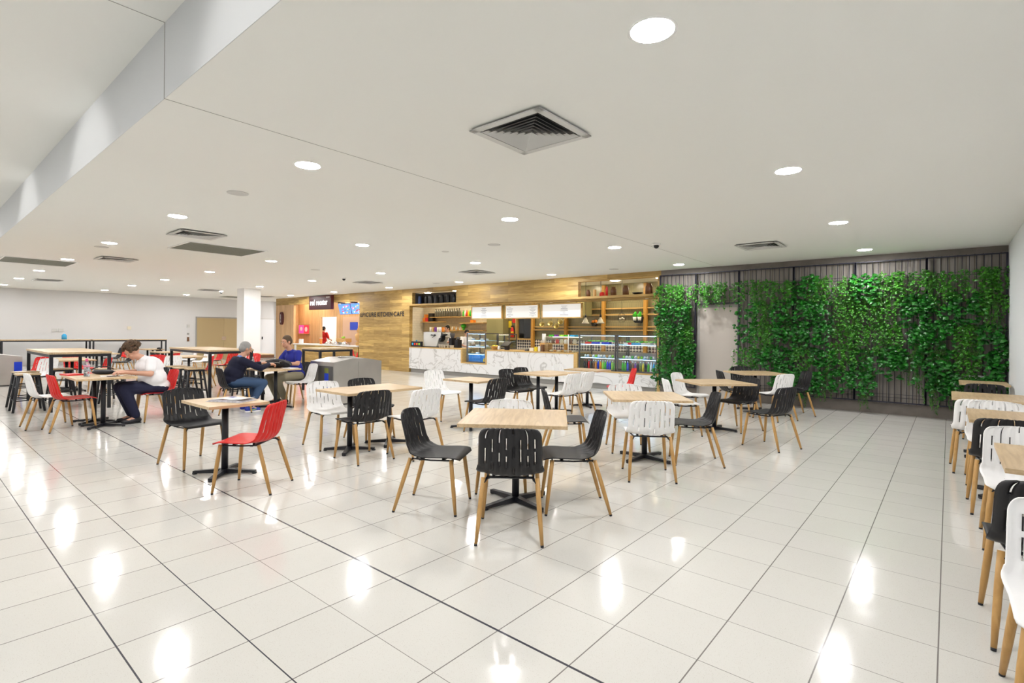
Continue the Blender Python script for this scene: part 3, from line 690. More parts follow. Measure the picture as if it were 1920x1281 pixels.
def clump(cx, cz, wd, ht, kind, n, label):
    b = MB(); bm = b.bm; depth = .17
    stems = max(3, int(n/16))
    for k in range(stems):
        x = rng.uniform(-wd/2, wd/2); z = ht*rng.uniform(.25, .5); y = -.03; ln = ht*rng.uniform(.5, 1.15) if kind != 'C' else ht*rng.uniform(.8, 1.3)
        p = Vector((x, y, z)); out = rng.uniform(.05, .16 if kind != 'C' else .09); steps = 9; drift = rng.uniform(-.08, .08)
        pts = [Vector((x + drift*q/steps + .02*math.sin(q*1.3 + k), y - out*math.sin(min(1, q/3.5)*1.5), z + .05*math.sin(min(q, 3)) - ln*(q/steps)**1.25)) for q in range(steps+1)]
        for a, c in zip(pts, pts[1:]): b.cyl(a, c, .0022, n=3, caps=False)
        m = 16 if kind != 'C' else 44
        for q in range(m):
            f_ = rng.uniform(0, steps - .01); i_ = int(f_); c = pts[i_].lerp(pts[i_+1], f_ - i_)
            ang = rng.uniform(0, 2*math.pi)
            if kind == 'C':
                d = Vector((math.cos(ang)*.6, -abs(math.sin(ang))*.5, -.8)).normalized(); leaf(bm, c, d, Vector((0, -1, .3)), rng.uniform(.025, .045), .010)
            else:
                d = Vector((math.cos(ang), -abs(math.sin(ang))*.9 - .15, rng.uniform(-.8, .35))).normalized()
                L = rng.uniform(.055, .10) if kind == 'A' else rng.uniform(.03, .055)
                leaf(bm, c + Vector((rng.uniform(-.02, .02), rng.uniform(-.02, .01), rng.uniform(-.02, .02))), d, Vector((rng.uniform(-.4, .4), -1, rng.uniform(.2, .9))), L, L*.85)
    o = obj('hanging_plant', b, {'A': M_leafA, 'B': M_leafB, 'C': M_leafC}[kind])
    o.location = (cx, YW - .09, cz); tag(o, label, 'plant', 'plants hanging on the plant wall')
KN = {'A': 'broad leaved', 'B': 'small leaved light green', 'C': 'stringy trailing'}
rows_ = [(2.36, 'top row'), (1.92, 'second row'), (1.46, 'third row'), (1.0, 'fourth row'), (.62, 'bottom row')]
for i in range(6):
    x0, x1 = BX[i], BX[i+1]; nc = 3 if i not in (0, 1) else 3
    for ri, (cz, rn) in enumerate(rows_):
        if i == 1 and ri > 0: continue
        for c in range(nc):
            cx = x0 + (x1-x0)*(c+.5)/nc + rng.uniform(-.03, .03)
            if ri == 0: kind = rng.choice('BBBA')
            elif ri == 1: kind = rng.choice('ABBA')
            elif ri == 4: kind = 'A'
            else: kind = rng.choice('AAB')
            if ri == 4 and rng.random() < .25: continue
            wd = (x1-x0)/nc*1.15
            n = {'A': 165, 'B': 290, 'C': 330}[kind] * rng.uniform(.6, 1.2) * (1 if ri < 4 else .7) * (.8 if i == 1 else 1)
            pos = ['left', 'middle', 'right'][c]
            if rng.random() < .45: clump(cx + rng.uniform(-.08, .08), cz - .06, wd*.45, .56, 'C', 170, 'stringy trailing fern, %s, %s part of %s mesh panel' % (rn, ['left', 'middle', 'right'][c], ['leftmost', 'second', 'third', 'fourth', 'fifth', 'rightmost'][i]))
            clump(cx, cz - (.06 if ri == 4 else 0) + rng.uniform(-.04, .04), wd, .50 if ri < 4 else .42, kind, n, '%s %s plant, %s, %s part of %s mesh panel' % (KN[kind], 'hanging', rn, pos, ['leftmost', 'second', 'third', 'fourth', 'fifth', 'rightmost'][i]))

# ------------------------------------------------------------------ cafe counter, cases
t = thing('service_counter', 'long white marble fronted cafe counter with oak edge and stepped notch', 'counter', (-10.1, YW, 0))
o_ = -10.1
def rel(a, b): return ((a[0]-o_, a[1]-YW, a[2]), (b[0]-o_, b[1]-YW, b[2]))
b = MB()
for a, c in [((-14.86, YW, .14), (-12.2, YW + .05, .88)), ((-12.2, YW, .14), (-11.05, YW + .05, .44)), ((-11.05, YW, .14), (-7.82, YW + .05, .88)), ((-7.82, YW, .14), (-5.42, YW + .05, .44))]: b.box(*rel(a, c))
obj('marble_front', b, M_marble, t)
b = MB()
for a, c in [((-14.86, YW - .01, .88), (-12.14, 12.65, .915)), ((-11.11, YW - .01, .88), (-7.70, 12.65, .915)), ((-12.2, YW - .01, .44), (-11.05, 12.65, .475)), ((-12.2, YW - .01, .475), (-12.14, 12.65, .88)), ((-11.11, YW - .01, .475), (-11.05, 12.65, .88)), ((-7.82, YW - .01, .475), (-7.70, 12.65, .88)), ((-7.82, YW - .01, .44), (-5.42, 12.65, .475))]: b.box(*rel(a, c))
obj('oak_edging', b, M_trimw, t)
obj('kickboard', MB().box(*rel((-14.86, YW + .08, 0), (-5.42, YW + .1, .14))), M_mgrey, t)
obj('carcass', MB().box(*rel((-14.86, YW + .1, .0), (-5.42, 12.6, .43))).box(*rel((-14.86, YW + .06, .43), (-12.21, 12.6, .879))).box(*rel((-11.04, YW + .06, .43), (-7.83, 12.6, .879))), M_lgrey, t)

def case(x0, x1, y0, y1, z0, z1, label, zs, top=M_steel, name='display_fridge', doors=1, light=M_cool):
    t = thing(name, label, 'display fridge', ((x0+x1)/2, y0, z0)); sx = (x1-x0)/2; h = z1-z0; d = y1-y0; q = .03
    b = MB()
    for a in (-1, 1):
        b.box((min(a*sx, a*(sx-q)), 0, 0), (max(a*sx, a*(sx-q)), q, h)); b.box((min(a*sx, a*(sx-q)), d-q, 0), (max(a*sx, a*(sx-q)), d, h))
    b.box((-sx+q, 0, h-q), (sx-q, q, h)).box((-sx+q, 0, 0), (sx-q, q, q)).box((-sx+q, d-q, h-q), (sx-q, d, h)).box((-sx+q, d-q, 0), (sx-q, d, q)).box((-sx, q, h-q), (sx, d-q, h)).box((-sx, q, 0), (sx, d-q, q))
    obj('frame', b, M_dgrey if top is M_steel else top, t)
    obj('glass', MB().box((-sx+q, .006, q), (sx-q, .010, h-q)).box((-sx+.006, q, q), (-sx+.01, d-q, h-q)).box((sx-.01, q, q), (sx-.006, d-q, h-q)), M_glass, t)
    for z in zs: 
        s = obj('shelf', MB().box((-sx+q+.005, .05, z-z0), (sx-q-.005, d-.05, z-z0+.012)), mat('shelf_blue_white', (.35, .62, .85), .3), t)
        obj('light_strip', MB().box((-sx+q+.01, .055, z-z0-.006), (sx-q-.01, .068, z-z0-.001)), light, s)
    obj('light_strip', MB().box((-sx+q+.01, .035, h-q-.007), (sx-q-.01, .05, h-q-.001)), light, t)
    return t
case(-7.68, -6.56, 11.94, 12.6, .476, 1.42, 'left of two lit glass drinks fridges at the right end of counter', [.80, 1.16])
case(-6.53, -5.43, 11.94, 12.6, .476, 1.42, 'right of two lit glass drinks fridges, next to the plant wall', [.80, 1.16])
case(-12.0, -11.16, 11.97, 12.6, .476, 1.43, 'tall lit glass cake cabinet set in the counter notch', [.74, .98, 1.18], name='cake_cabinet')
case(-11.35, -10.80, 12.7, 13.1, .916, 1.41, 'small lit glass food cabinet right behind the cake cabinet', [1.15], name='food_cabinet', light=M_warm)
# its bench
tag(obj('back_bench', MB().box((-11.5, 12.68, 0), (-10.0, 13.2, .9)).box((-11.5, 12.68, .9), (-10.0, 13.2, .915)), M_steel, bevel=.003), 'steel bench behind the counter carrying the small food cabinet', 'bench')

R2 = random.Random(11)
def bottle(x, y, z, h, r, k, label, group, cap='white'):
    t = obj('drink_bottle', MB().lathe([(r*.92, 0), (r, .01), (r, h*.58), (r*.85, h*.68), (r*.38, h*.82), (r*.36, h*.9)], n=10), cm(k, .15)); t.location = (x, y, z); tag(t, label, 'bottle', group)
    obj('cap', MB().lathe([(r*.42, h*.9), (r*.42, h), (.001, h)], n=10), cm(cap), t)
def carton(x, y, z, w_, d_, h_, k, name, label, cat, group):
    tag(obj(name, MB().box((-w_/2, -d_/2, 0), (w_/2, d_/2, h_)), cm(k), bevel=.006), label, cat, group, (x, y, z))
for fx, nm, ks in [(-7.60, 'left fridge', ['black', 'black', 'red', 'black', 'brown', 'orange', 'blue', 'orange', 'lime', 'green', 'blue', 'blue', 'lime', 'green']), (-6.45, 'right fridge', ['green', 'green', 'blue', 'black', 'brown', 'purple', 'black', 'olive', 'yellow', 'black', 'green', 'white', 'cyan', 'white'])]:
    for i, k in enumerate(ks): bottle(fx + .035 + i*.071, 12.06, .507, .235, .030, k, '%s drink bottle on the bottom shelf of %s' % (k, nm), 'bottles in the ' + nm, 'red' if k == 'black' else 'white')
    for i in range(12):
        k = ['cream', 'white', 'bread', 'white', 'lime', 'white'][i % 6] if fx < -7 else ['lime', 'white', 'cream', 'green', 'white', 'yellow'][i % 6]
        bw = tag(obj('salad_bowl', MB().lathe([(.022, 0), (.036, .05), (.033, .052), (.001, .04)], n=10).ell((0, 0, .052), (.031, .031, .024), n=8, m=6), cm(k)), '%s filled tub on the middle shelf of %s' % (k, nm), 'food tub', 'tubs in the ' + nm, (fx + .05 + i*.083, 12.08, .813))
    top = [('red', .2), ('blue', .26), ('white', .05), ('blue', .22)] if fx < -7 else [('white', .12), ('red', .1), ('cyan', .26), ('white', .12), ('cream', .14)]
    x = fx + .08
    for k, w_ in top: carton(x + w_/2, 12.08, 1.173, w_ - .01, .16, .05, k, 'food_tray', '%s tray on the top shelf of %s' % (k, nm), 'tray', 'trays in the ' + nm); x += w_
    for i in range(7):
        tag(obj('lettuce_bunch', MB().ell((0, 0, .02), (.05, .05, .025), n=8, m=6).ell((.03, .02, .03), (.035, .04, .02), n=8, m=5), cm('lime' if i % 3 else 'green')), 'green leafy food on the top shelf trays of ' + nm, 'food', 'greens in the ' + nm, (fx + .16 + i*.125, 12.09, 1.225))
for z, ks in [(.753, ['bread', 'white', 'brown', 'bread']), (.993, ['brown', 'cream', 'bread', 'white']), (1.193, ['white', 'bread', 'cream', 'white'])]:
    for i, k in enumerate(ks):
        t = thing('plated_cake', '%s cake on a white plate in cake cabinet, shelf at %d cm' % (k, int(z*100)), 'cake', (-11.88 + .2*i, 12.16, z), 0, 'cakes in the cake cabinet')
        obj('plate', MB().lathe([(.05, 0), (.09, .012), (.088, .015), (.001, .006)], n=14), M_whitep, t); obj('cake', MB().lathe([(.06, .008), (.062, .05), (.055, .058), (.001, .06)], n=12), cm(k), t)
tag(obj('blue_poster', MB().box((-.38, -.002, -.11), (.38, .002, .11)), mat('blue_poster', (.03, .25, .75), .4)), 'bright blue printed panel low inside the cake cabinet', 'panel', None, (-11.58, 12.03, .62))
tag(obj('yellow_ornament', MB().ell((0, 0, .05), (.04, .03, .05)).cyl((0, 0, .09), (0, 0, .13), .02, .005), cm('yellow')), 'small yellow ornament low in the cake cabinet', 'ornament', None, (-11.26, 12.02, .508))
# coffee machine
t = thing('espresso_machine', 'large silver and black espresso machine on the left of counter', 'coffee machine', (-13.85, 12.3, .916))
obj('body', MB().prism([(-.46, .03), (.22, .03), (.26, .12), (.34, .30), (.46, .36), (.46, .52), (-.46, .52)], -.18, .26, 'XZ'), M_lgrey, t, bevel=.008)
obj('cup_tray', MB().box((-.44, -.16, .522), (.44, .24, .54)), M_steel2, t)
obj('group_head', MB().prism([(.34, .30), (.46, .36), (.46, .52), (.62, .46), (.60, .42), (.50, .40), (.48, .26), (.40, .2)], -.19, -.02, 'XZ'), M_black, t)
obj('group_head', MB().cyl((.22, .0, .40), (.5, -.2, .38), .03).cyl((-.05, -.2, .42), (.2, -.19, .42), .014).cyl((.2, -.19, .42), (.05, -.22, .34), .01), M_black, t)
obj('logo_swirl', MB().path([(-.05, -.186, .44), (.08, -.186, .42), (.16, -.186, .45), (.1, -.186, .38)], .012, 6), M_black, t)
obj('base', MB().box((-.48, -.2, 0), (.55, .28, .03)), M_black, t)
t = thing('coffee_grinder', 'black coffee grinder right of the espresso machine', 'grinder', (-13.12, 12.4, .916))
obj('body', MB().box((-.07, -.1, 0), (.07, .1, .33)), M_black, t, bevel=.01); obj('hopper', MB().lathe([(.05, .33), (.09, .46), (.09, .5), (.001, .5)]), M_dgrey, t)
t = thing('coffee_grinder', 'second black coffee grinder, further right of espresso machine', 'grinder', (-12.85, 12.42, .916))
obj('body', MB().box((-.07, -.1, 0), (.07, .1, .27)), M_black, t, bevel=.01); obj('hopper', MB().lathe([(.05, .27), (.08, .36), (.001, .37)]), M_dgrey, t)
for i in range(6):
    tag(obj('coffee_tin', MB().lathe([(.05, 0), (.05, .16), (.001, .16)], n=12), cm(['cream', 'bread', 'purple', 'cream', 'white', 'orange'][i])), '%s tin standing on top of the espresso machine' % ['tall cream', 'brown', 'purple', 'cream second', 'white', 'orange'][i], 'tin', None, (-14.2 + i*.13, 12.36, 1.457))
t = thing('payment_display', 'small black counter display with four coloured dots', 'display', (-14.55, 12.02, .916))
obj('body', MB().box((-.26, -.05, 0), (.26, .05, .19)), M_black, t, bevel=.008)
for i, k in enumerate(['cyan', 'red', 'orange', 'lime']): obj('coloured_dot', MB().ell((-.18 + .12*i, -.052, .1), (.045, .006, .045)), cm(k), t, label=k + ' dot')
obj('blue_knob', MB().ell((-.03, 0, .21), (.03, .03, .03)), cm('cyan'), t)
for i, (x, h) in enumerate([(-13.32, .11), (-13.2, .11), (-13.08, .10), (-12.92, .09), (-12.78, .09), (-12.68, .09)]):
    tag(obj('paper_cup', MB().lathe([(.030, 0), (.042, h), (.044, h), (.044, h+.004), (.038, h+.002), (.028, .01)], n=14), M_whitep), 'white paper cup on the counter in front of espresso machine', 'cup', 'white paper cups by the espresso machine', (x, 12.0, .916))
# register, basket etc
t = thing('bread_basket', 'round wicker basket with yellow fruit on the counter', 'basket', (-10.87, 12.1, .916))
obj('basket', MB().lathe([(.09, 0), (.15, .1), (.16, .11), (.14, .11), (.001, .06)], n=18), cm('bread'), t); obj('contents', MB().ell((-.05, 0, .11), (.06, .06, .035)).ell((.05, .02, .11), (.05, .05, .035)), cm('yellow'), t)
t = thing('cash_register', 'black touch screen till on the counter', 'till', (-10.4, 12.12, .916))
obj('stand', MB().box((-.06, -.04, 0), (.06, .06, .12)), M_black, t); obj('screen', MB().prism([(-.1, .1), (-.13, .13), (.06, .26), (.08, .23)], -.15, .15, 'YZ'), M_black, t)
tag(obj('card_reader', MB().prism([(-.05, 0), (.06, 0), (.06, .07), (-.05, .03)], -.04, .04, 'YZ'), M_dgrey), 'small dark card reader beside the till', 'card reader', None, (-9.52, 12.0, .916))
tag(obj('white_jug', MB().lathe([(.04, 0), (.05, .05), (.035, .1), (.04, .12), (.001, .1)]), M_whitep), 'white jug with dark mark between basket and till', 'jug', None, (-10.63, 12.02, .916))
tag(obj('towel_roll', MB().lathe([(.055, 0), (.055, .26), (.015, .26), (.015, .2)], n=18), M_whitep), 'tall white paper roll standing on the counter', 'paper roll', None, (-9.08, 12.25, 1.17))
tag(obj('cardboard_box', MB().box((-.14, -.12, 0), (.14, .12, .25)), cm('bread'), bevel=.004), 'brown box under the white paper roll', 'box', None, (-9.05, 12.32, .916))
for i, (x, k, h, w_) in enumerate([(-9.33, 'cream', .10, .14), (-9.18, 'yellow', .13, .08), (-9.05, 'cream', .15, .08), (-8.95, 'brown', .2, .07)]):
    carton(x, 12.02, .916, w_, .1, h, k, 'snack_box', ['low cream', 'yellow', 'tall cream', 'dark brown'][i] + ' snack box on the counter left of food cabinet', 'snack box', 'snack boxes on the counter')
t = thing('glass_food_screen', 'low clear glass food screen with pastries and green boxes on top', 'glass cabinet', (-8.35, 12.2, .916))
obj('glass', MB().box((-.52, -.2, 0), (.52, -.194, .44)).box((-.52, -.194, .43), (.52, .2, .436)).box((-.52, -.19, 0), (-.514, .2, .43)).box((.514, -.19, 0), (.52, .2, .43)), M_glass, t)
obj('post', MB().cyl((.3, -.21, 0), (.3, -.21, .5), .012), M_whitep, t); obj('shelf', MB().box((-.5, -.1, .22), (.5, .18, .235)), M_trimw, t); obj('light_strip', MB().box((-.5, .16, .415), (.5, .18, .428)), M_warm, t)
for i in range(7):
    tag(obj('pastry', MB().ell((0, 0, .03), (.05, .04, .03), n=10, m=6).ell((.03, .0, .035), (.03, .035, .022), n=8, m=6), cm('bread' if i % 2 else 'cream')), 'baked pastry on the counter behind the glass food screen', 'pastry', 'pastries behind the glass screen', (-8.76 + i*.13, 12.16, .916))
for i in range(6):
    tag(obj('snack_jar', MB().lathe([(.045, 0), (.05, .03), (.05, .1), (.03, .13), (.001, .13)], n=12), cm(['brown', 'red', 'cream', 'white', 'brown', 'cream'][i])), 'small jar on the oak shelf inside the glass food screen', 'jar', 'jars inside the glass food screen', (-8.75 + i*.15, 12.24, 1.152))
for i, k in enumerate(['green', 'purple', 'lime', 'green', 'cyan']): carton(-8.72 + i*.18, 12.2, 1.353, .15, .2, .05, k, 'tea_box', k + ' flat box on top of glass food screen', 'box', 'boxes on the glass food screen')

# menu boards; faces emit in place of the spots lighting them
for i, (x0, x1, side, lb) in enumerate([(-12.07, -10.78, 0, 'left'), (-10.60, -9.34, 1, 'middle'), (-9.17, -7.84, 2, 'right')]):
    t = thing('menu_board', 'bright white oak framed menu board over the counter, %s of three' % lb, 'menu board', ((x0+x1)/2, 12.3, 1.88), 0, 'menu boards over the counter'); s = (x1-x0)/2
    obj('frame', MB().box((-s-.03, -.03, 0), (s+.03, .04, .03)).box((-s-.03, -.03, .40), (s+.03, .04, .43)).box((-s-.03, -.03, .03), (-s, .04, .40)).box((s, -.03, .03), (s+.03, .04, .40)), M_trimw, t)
    obj('glow_face', MB().box((-s, -.01, .03), (s, .03, .40)), M_sign, t)
    b = MB(); rr = random.Random(i)
    cols_ = {0: [-.12], 1: [-s+.16, s-.2], 2: [.1]}[side]
    for cx in cols_:
        for k in range(9):
            hw = rr.uniform(.04, .15); b.box((cx-hw, -.013, .07+.034*k), (cx+hw, -.011, .078+.034*k))
    obj('menu_lines', b, mat('grey_print', (.10, .10, .15), .6), t)
    b = MB(); b.cyl((-s+.15, 0, .43), (-s+.15, 0, .46), .006).cyl((s-.15, 0, .43), (s-.15, 0, .46), .006); obj('hanger', b, M_black, t)
# soffit spots and added kitchen fill lights
spot = thing('soffit_spot', '', 'spotlight'); obj('diffuser', MB().lathe([(.001, -.004), (.035, -.004), (.035, .001), (.001, .001)]), M_spot, spot); obj('trim_ring', MB().lathe([(.036, -.006), (.045, -.006), (.045, .001), (.036, .001)]), M_whitep, spot)
SP = [(-14.31, 12.25), (-13.2, 12.25), (-12.14, 12.25), (-11.6, 12.2), (-11.15, 12.2), (-10.2, 12.2), (-9.7, 12.2), (-8.8, 12.2), (-8.2, 12.2), (-6.89, 12.2), (-5.83, 12.2)]
for i, (x, y) in enumerate(SP):
    lb = 'small soffit spotlight over the counter, number %s from the left' % ['first', 'second', 'third', 'fourth', 'fifth', 'sixth', 'seventh', 'eighth', 'ninth', 'tenth', 'eleventh'][i]; lb = lb.replace('number ', '')
    if i == 0: spot.location = (x, y, 2.34); spot['label'] = lb; spot['group'] = 'small spots in the counter soffit'
    else: dup(spot, (x, y, 2.34), 0, lb, 'small spots in the counter soffit')
kl = thing('kitchen_fill_light', 'added round fill light on the kitchen ceiling', 'ceiling light', (-15.6, 13.4, H), 0, 'added fill lights on the kitchen ceiling'); obj('diffuser', MB().lathe([(.001, -.01), (.13, -.01), (.13, .001), (.001, .001)]), M_spot, kl)  # lamps added to give the kitchen general warm light
for x, y in ((-14.0, 13.4), (-12.3, 13.4), (-10.6, 13.4), (-9.0, 13.4), (-7.4, 13.4), (-6.0, 13.4), (-20.6, 12.5), (-19.2, 12.5), (-23.9, 12.5), (-22.6, 12.5), (-19.0, 14.0)): dup(kl, (x, y, H), 0, 'added round fill light on the kitchen ceiling', 'added fill lights on the kitchen ceiling')

for i, (x, y) in enumerate([(-22.2, 13.9), (-23.7, 13.9), (-25.2, 13.9), (-26.4, 13.9)]): dup(proto, (x, y, H), 0, 'added fill light brightening the room behind the kiosk', 'added fill lights in the room behind the kiosk')  # downlight copies added to brighten the dark back room
# niches
n1 = obj('shelf_niche', MB().box((-14.72, YW + T + .001, 2.405), (-12.46, 12.4, 2.439)).box((-14.72, 12.4, 2.405), (-12.46, 12.42, 2.84)).box((-14.76, YW + T + .001, 2.405), (-14.721, 12.42, 2.84)).box((-12.459, YW + T + .001, 2.405), (-12.42, 12.42, 2.84)), M_dgrey); tag(n1, 'dark recessed shelf in the timber fascia at left', 'shelf')
for i, x in enumerate([-14.66, -14.3, -14.02, -13.74, -13.46, -13.16, -12.88, -12.58]):
    k = 'blue' if i < 1 else 'black'
    tag(obj('canister', MB().lathe([(.06, 0), (.064, .02), (.064, .24), (.05, .27), (.056, .275), (.056, .30), (.001, .30)], n=16), cm('black', .2) if i else mat('dull_blue', (.05, .09, .25), .4)), '%s canister in the dark fascia shelf, %s from left' % ('dull blue' if i == 0 else 'black', ['first', 'second', 'third', 'fourth', 'fifth', 'sixth', 'seventh', 'eighth'][i]), 'canister', 'canisters in the left fascia shelf', (x, 12.22, 2.44))
n2 = tag(obj('shelf_board', MB().box((-7.7, YW + T + .001, 2.405), (-5.42, 12.4, 2.439)), M_trimw), 'shelf board of the open fascia shelf at right', 'shelf')
for i, (x, k, h, r) in enumerate([(-7.55, 'brown', .2, .06), (-7.12, 'red', .12, .07), (-6.98, 'red', .26, .035), (-6.78, 'brown', .24, .08), (-6.42, 'brown', .26, .08), (-5.78, 'brown', .28, .09), (-5.52, 'blue', .12, .06)]):
    tag(obj('storage_jar', MB().lathe([(r, 0), (r, h*.75), (r*.7, h*.85), (r*.75, h), (.001, h)], n=14), cm(k, .2)), '%s jar on the open fascia shelf, %s from left' % (k, ['first', 'second', 'third', 'fourth', 'fifth', 'sixth', 'seventh'][i]), 'jar', 'jars on the right fascia shelf', (x, 12.2, 2.44))
tag(obj('dark_bowl', MB().lathe([(.05, 0), (.13, .05), (.14, .07), (.001, .04)]), cm('black')), 'dark dome shaped bowl among the jars on the open fascia shelf', 'bowl', None, (-6.1, 12.22, 2.44))
tag(obj('timber_divider', MB().box((-.02, -.05, 0), (.02, .05, .2)), M_trimw), 'short timber divider on the open fascia shelf', 'divider', None, (-7.38, 12.25, 2.44))

# back wall shelves (cream part)
SHV = [(-16.75, -15.5, 1.87, 'lower left'), (-16.2, -13.95, 2.06, 'upper long'), (-14.5, -13.2, 1.82, 'right'), (-15.3, -13.2, 1.53, 'lowest')]
for x0, x1, z, l in SHV:
    tag(obj('wall_shelf', MB().box((x0, 14.02, z-.03), (x1, 14.3, z)), M_trimw), 'oak wall shelf behind the espresso machine, ' + l + ' one', 'shelf', 'oak shelves on the cafe back wall')
for i in range(11): bottle(-15.95 + i*.135, 14.15, 2.06, .32, .06, 'smoke', 'tall dark bottle in the row on the upper back wall shelf', 'bottles on the upper shelf', 'smoke')
for i, k in enumerate(['green', 'white', 'red', 'yellow', 'green']): tag(obj('syrup_bottle', MB().lathe([(.04, 0), (.04, .16), (.015, .2), (.015, .24), (.001, .24)], n=10), cm(k)), '%s small bottle at the right end of upper back shelf' % ['leafy green', 'white', 'red', 'yellow', 'dark green'][i], 'bottle', None, (-14.36 + i*.09, 14.15, 2.06))
carton(-16.62, 14.15, 1.87, .14, .14, .16, 'orange', 'orange_tin', 'orange tin on the lower left shelf, left one', 'tin', None); carton(-16.46, 14.15, 1.87, .14, .14, .16, 'red', 'orange_tin', 'red orange tin on the lower left shelf, middle one', 'tin', None); carton(-16.54, 14.15, 2.03, .13, .13, .14, 'orange', 'orange_tin', 'orange tin stacked on two others', 'tin', None)
carton(-16.2, 14.15, 1.87, .26, .16, .34, 'black', 'coffee_box', 'black box with pale label on the lower left shelf', 'box', None)
for i in range(6): tag(obj('figurine', MB().lathe([(.03, 0), (.035, .06), (.015, .09), (.02, .12), (.001, .14)], n=10), M_whitep if i % 2 else cm('bread')), 'small pale bottle on the lowest oak shelf', 'bottle', 'small bottles on the lowest shelf', (-15.1 + i*.11, 14.15, 1.53))
tag(obj('potted_plant', MB().lathe([(.04, 0), (.055, .1), (.001, .09)]).ell((0, 0, .16), (.12, .1, .08)), cm('green')), 'dark green pot plant on the lowest oak shelf', 'plant', None, (-14.35, 14.15, 1.53))
carton(-13.85, 14.15, 1.82, .16, .14, .1, 'orange', 'orange_tin', 'orange box on the right oak shelf', 'box', None)
# timber screen on olive wall
t = thing('timber_screen', 'open oak post and rail rack on olive tiled kitchen wall', 'rack', (-8.2, 14.2, 0))
for x in (-11.0, -9.62, -8.22, -6.82, -5.45): obj('post', MB().box((x+8.2-.05, -.06, .9), (x+8.2+.05, .04, 2.95)), M_post, t)
for z, x0 in ((2.22, -9.2), (2.03, -9.2), (1.66, -10.95), (1.56, -10.95)):
    obj('rail', MB().box((x0+8.2, -.02, z-.02), (2.8, .06, z+.015)), M_trimw, t)
obj('hook_rod', MB().cyl((-2.8, -.12, 1.955), (-1.3, -.12, 1.955), .008).cyl((-2.8, -.12, 1.955), (-2.8, -.0, 1.955), .008).cyl((-1.42, -.12, 1.955), (-1.42, 0, 1.955), .008), M_black, t)
tag(obj('range_hood', MB().box((-.35, -.3, 0), (.35, .2, .55)), M_olivep), 'dark olive box hanging at ceiling left of the rack', 'hood', None, (-9.0, 14.0, 2.0))
tag(obj('back_counter', MB().box((-2.9, -.3, 0), (2.9, .3, .87)).box((-2.9, -.32, .87), (2.9, .3, .9)), M_steel), 'steel back bench along the patterned tiles', 'bench', None, (-8.25, 13.95, 0))
for i, (x, z) in enumerate([(-10.5, 1.72), (-10.15, 1.74), (-9.75, 1.8), (-9.9, 1.66)]):
    t = thing('hanging_saucepan', 'shiny saucepan hung from the rack, %s from left' % ['first', 'second', 'fourth', 'third'][i], 'saucepan', (x, 14.08, z), 0, 'saucepans hanging on the rack')
    Mx = Matrix.Rotation(R(70), 4, 'X') @ Matrix.Rotation(R(15), 4, 'Y'); obj('pan', MB().lathe([(.05, 0), (.09, .08), (.093, .08), (.06, .0), (.001, -.004)], M=Mx), mat('brass', (.6, .5, .2), .3, .9), t); obj('handle', MB().cyl((0, 0, .06), (.0, 0, 1.955-z), .007), M_black, t)
for i, x in enumerate((-8.26, -7.75)):
    t = thing('pendant_lamp', 'clear ribbed glass pendant lamp over the counter, %s of two' % ['left', 'right'][i], 'pendant lamp', (x, 13.2, 1.74), 0, 'glass pendant lamps')
    obj('glass_shade', MB().lathe([(.115, 0), (.11, .03), (.075, .06), (.07, .1), (.03, .16), (.03, .18)]), mat('grey_glass', (.6, .58, .5), .15), t); obj('holder', MB().lathe([(.03, .18), (.035, .2), (.03, .26), (.001, .27)]), M_black, t); obj('cord', MB().cyl((0, 0, .26), (0, 0, H-1.74), .006), M_black, t)
t = thing('fruit_crate', 'small shelf pot with yellow and orange fruit between the pendants', 'fruit bowl', (-8.5, 14.1, 1.675)); obj('bowl', MB().lathe([(.08, 0), (.12, .1), (.001, .08)]), cm('black'), t); obj('fruit', MB().ell((-.04, 0, .14), (.06, .05, .05)).ell((.05, 0, .15), (.06, .05, .06)), cm('orange'), t)
t = thing('glass_chandelier', 'round wire hanging lamp with pale bulbs right of pendants', 'hanging lamp', (-7.28, 13.6, 1.78)); b = MB()
for a in range(8): b.path([(0, 0, .32), (.09*math.cos(a*.785), .09*math.sin(a*.785), .22), (.11*math.cos(a*.785), .11*math.sin(a*.785), .06), (.05*math.cos(a*.785), .05*math.sin(a*.785), 0)], .003, 5)
obj('wire_cage', b, M_black, t); obj('bulb', MB().ell((-.05, 0, .1), (.03, .03, .03)), cm('cream'), t); obj('bulb', MB().ell((.02, 0, .12), (.03, .03, .03)), cm('cream'), t); obj('bulb', MB().ell((.07, 0, .1), (.025, .025, .025)), cm('cream'), t); obj('cord', MB().cyl((0, 0, .32), (0, 0, H-1.78), .004), M_black, t)
t = thing('wall_planter', 'black half round wall planter with two white pots of herbs', 'planter', (-7.02, 14.12, 1.84)); obj('holder', MB().prism([(-.17, .1), (-.15, 0), (-.08, -.07), (.08, -.07), (.15, 0), (.17, .1)], -.04, .08, 'XZ'), M_black, t)
for dx in (-.08, .07): p = obj('pot', MB().lathe([(.045, .0), (.06, .11), (.001, .1)], (dx, -.06, 0)), M_whitep, t); obj('herbs', MB().ell((dx, -.06, .16), (.07, .06, .06)).ell((dx+.02, -.06, .21), (.04, .04, .06)), cm('green'), p)
t = thing('fire_extinguisher', 'red fire extinguisher on the wall beside kitchen window', 'fire extinguisher', (-11.95, 14.22, 1.29)); obj('cylinder', MB().lathe([(.055, 0), (.06, .01), (.06, .28), (.03, .34), (.02, .36), (.001, .36)]), cm('red'), t); obj('valve', MB().box((-.05, -.03, .36), (.03, .03, .41)), M_black, t); obj('label_band', MB().lathe([(.0605, .14), (.0605, .2)]), cm('yellow'), t); obj('hose', MB().path([(.04, 0, .38), (.1, -.01, .25), (.09, 0, .08)], .01), M_black, t)
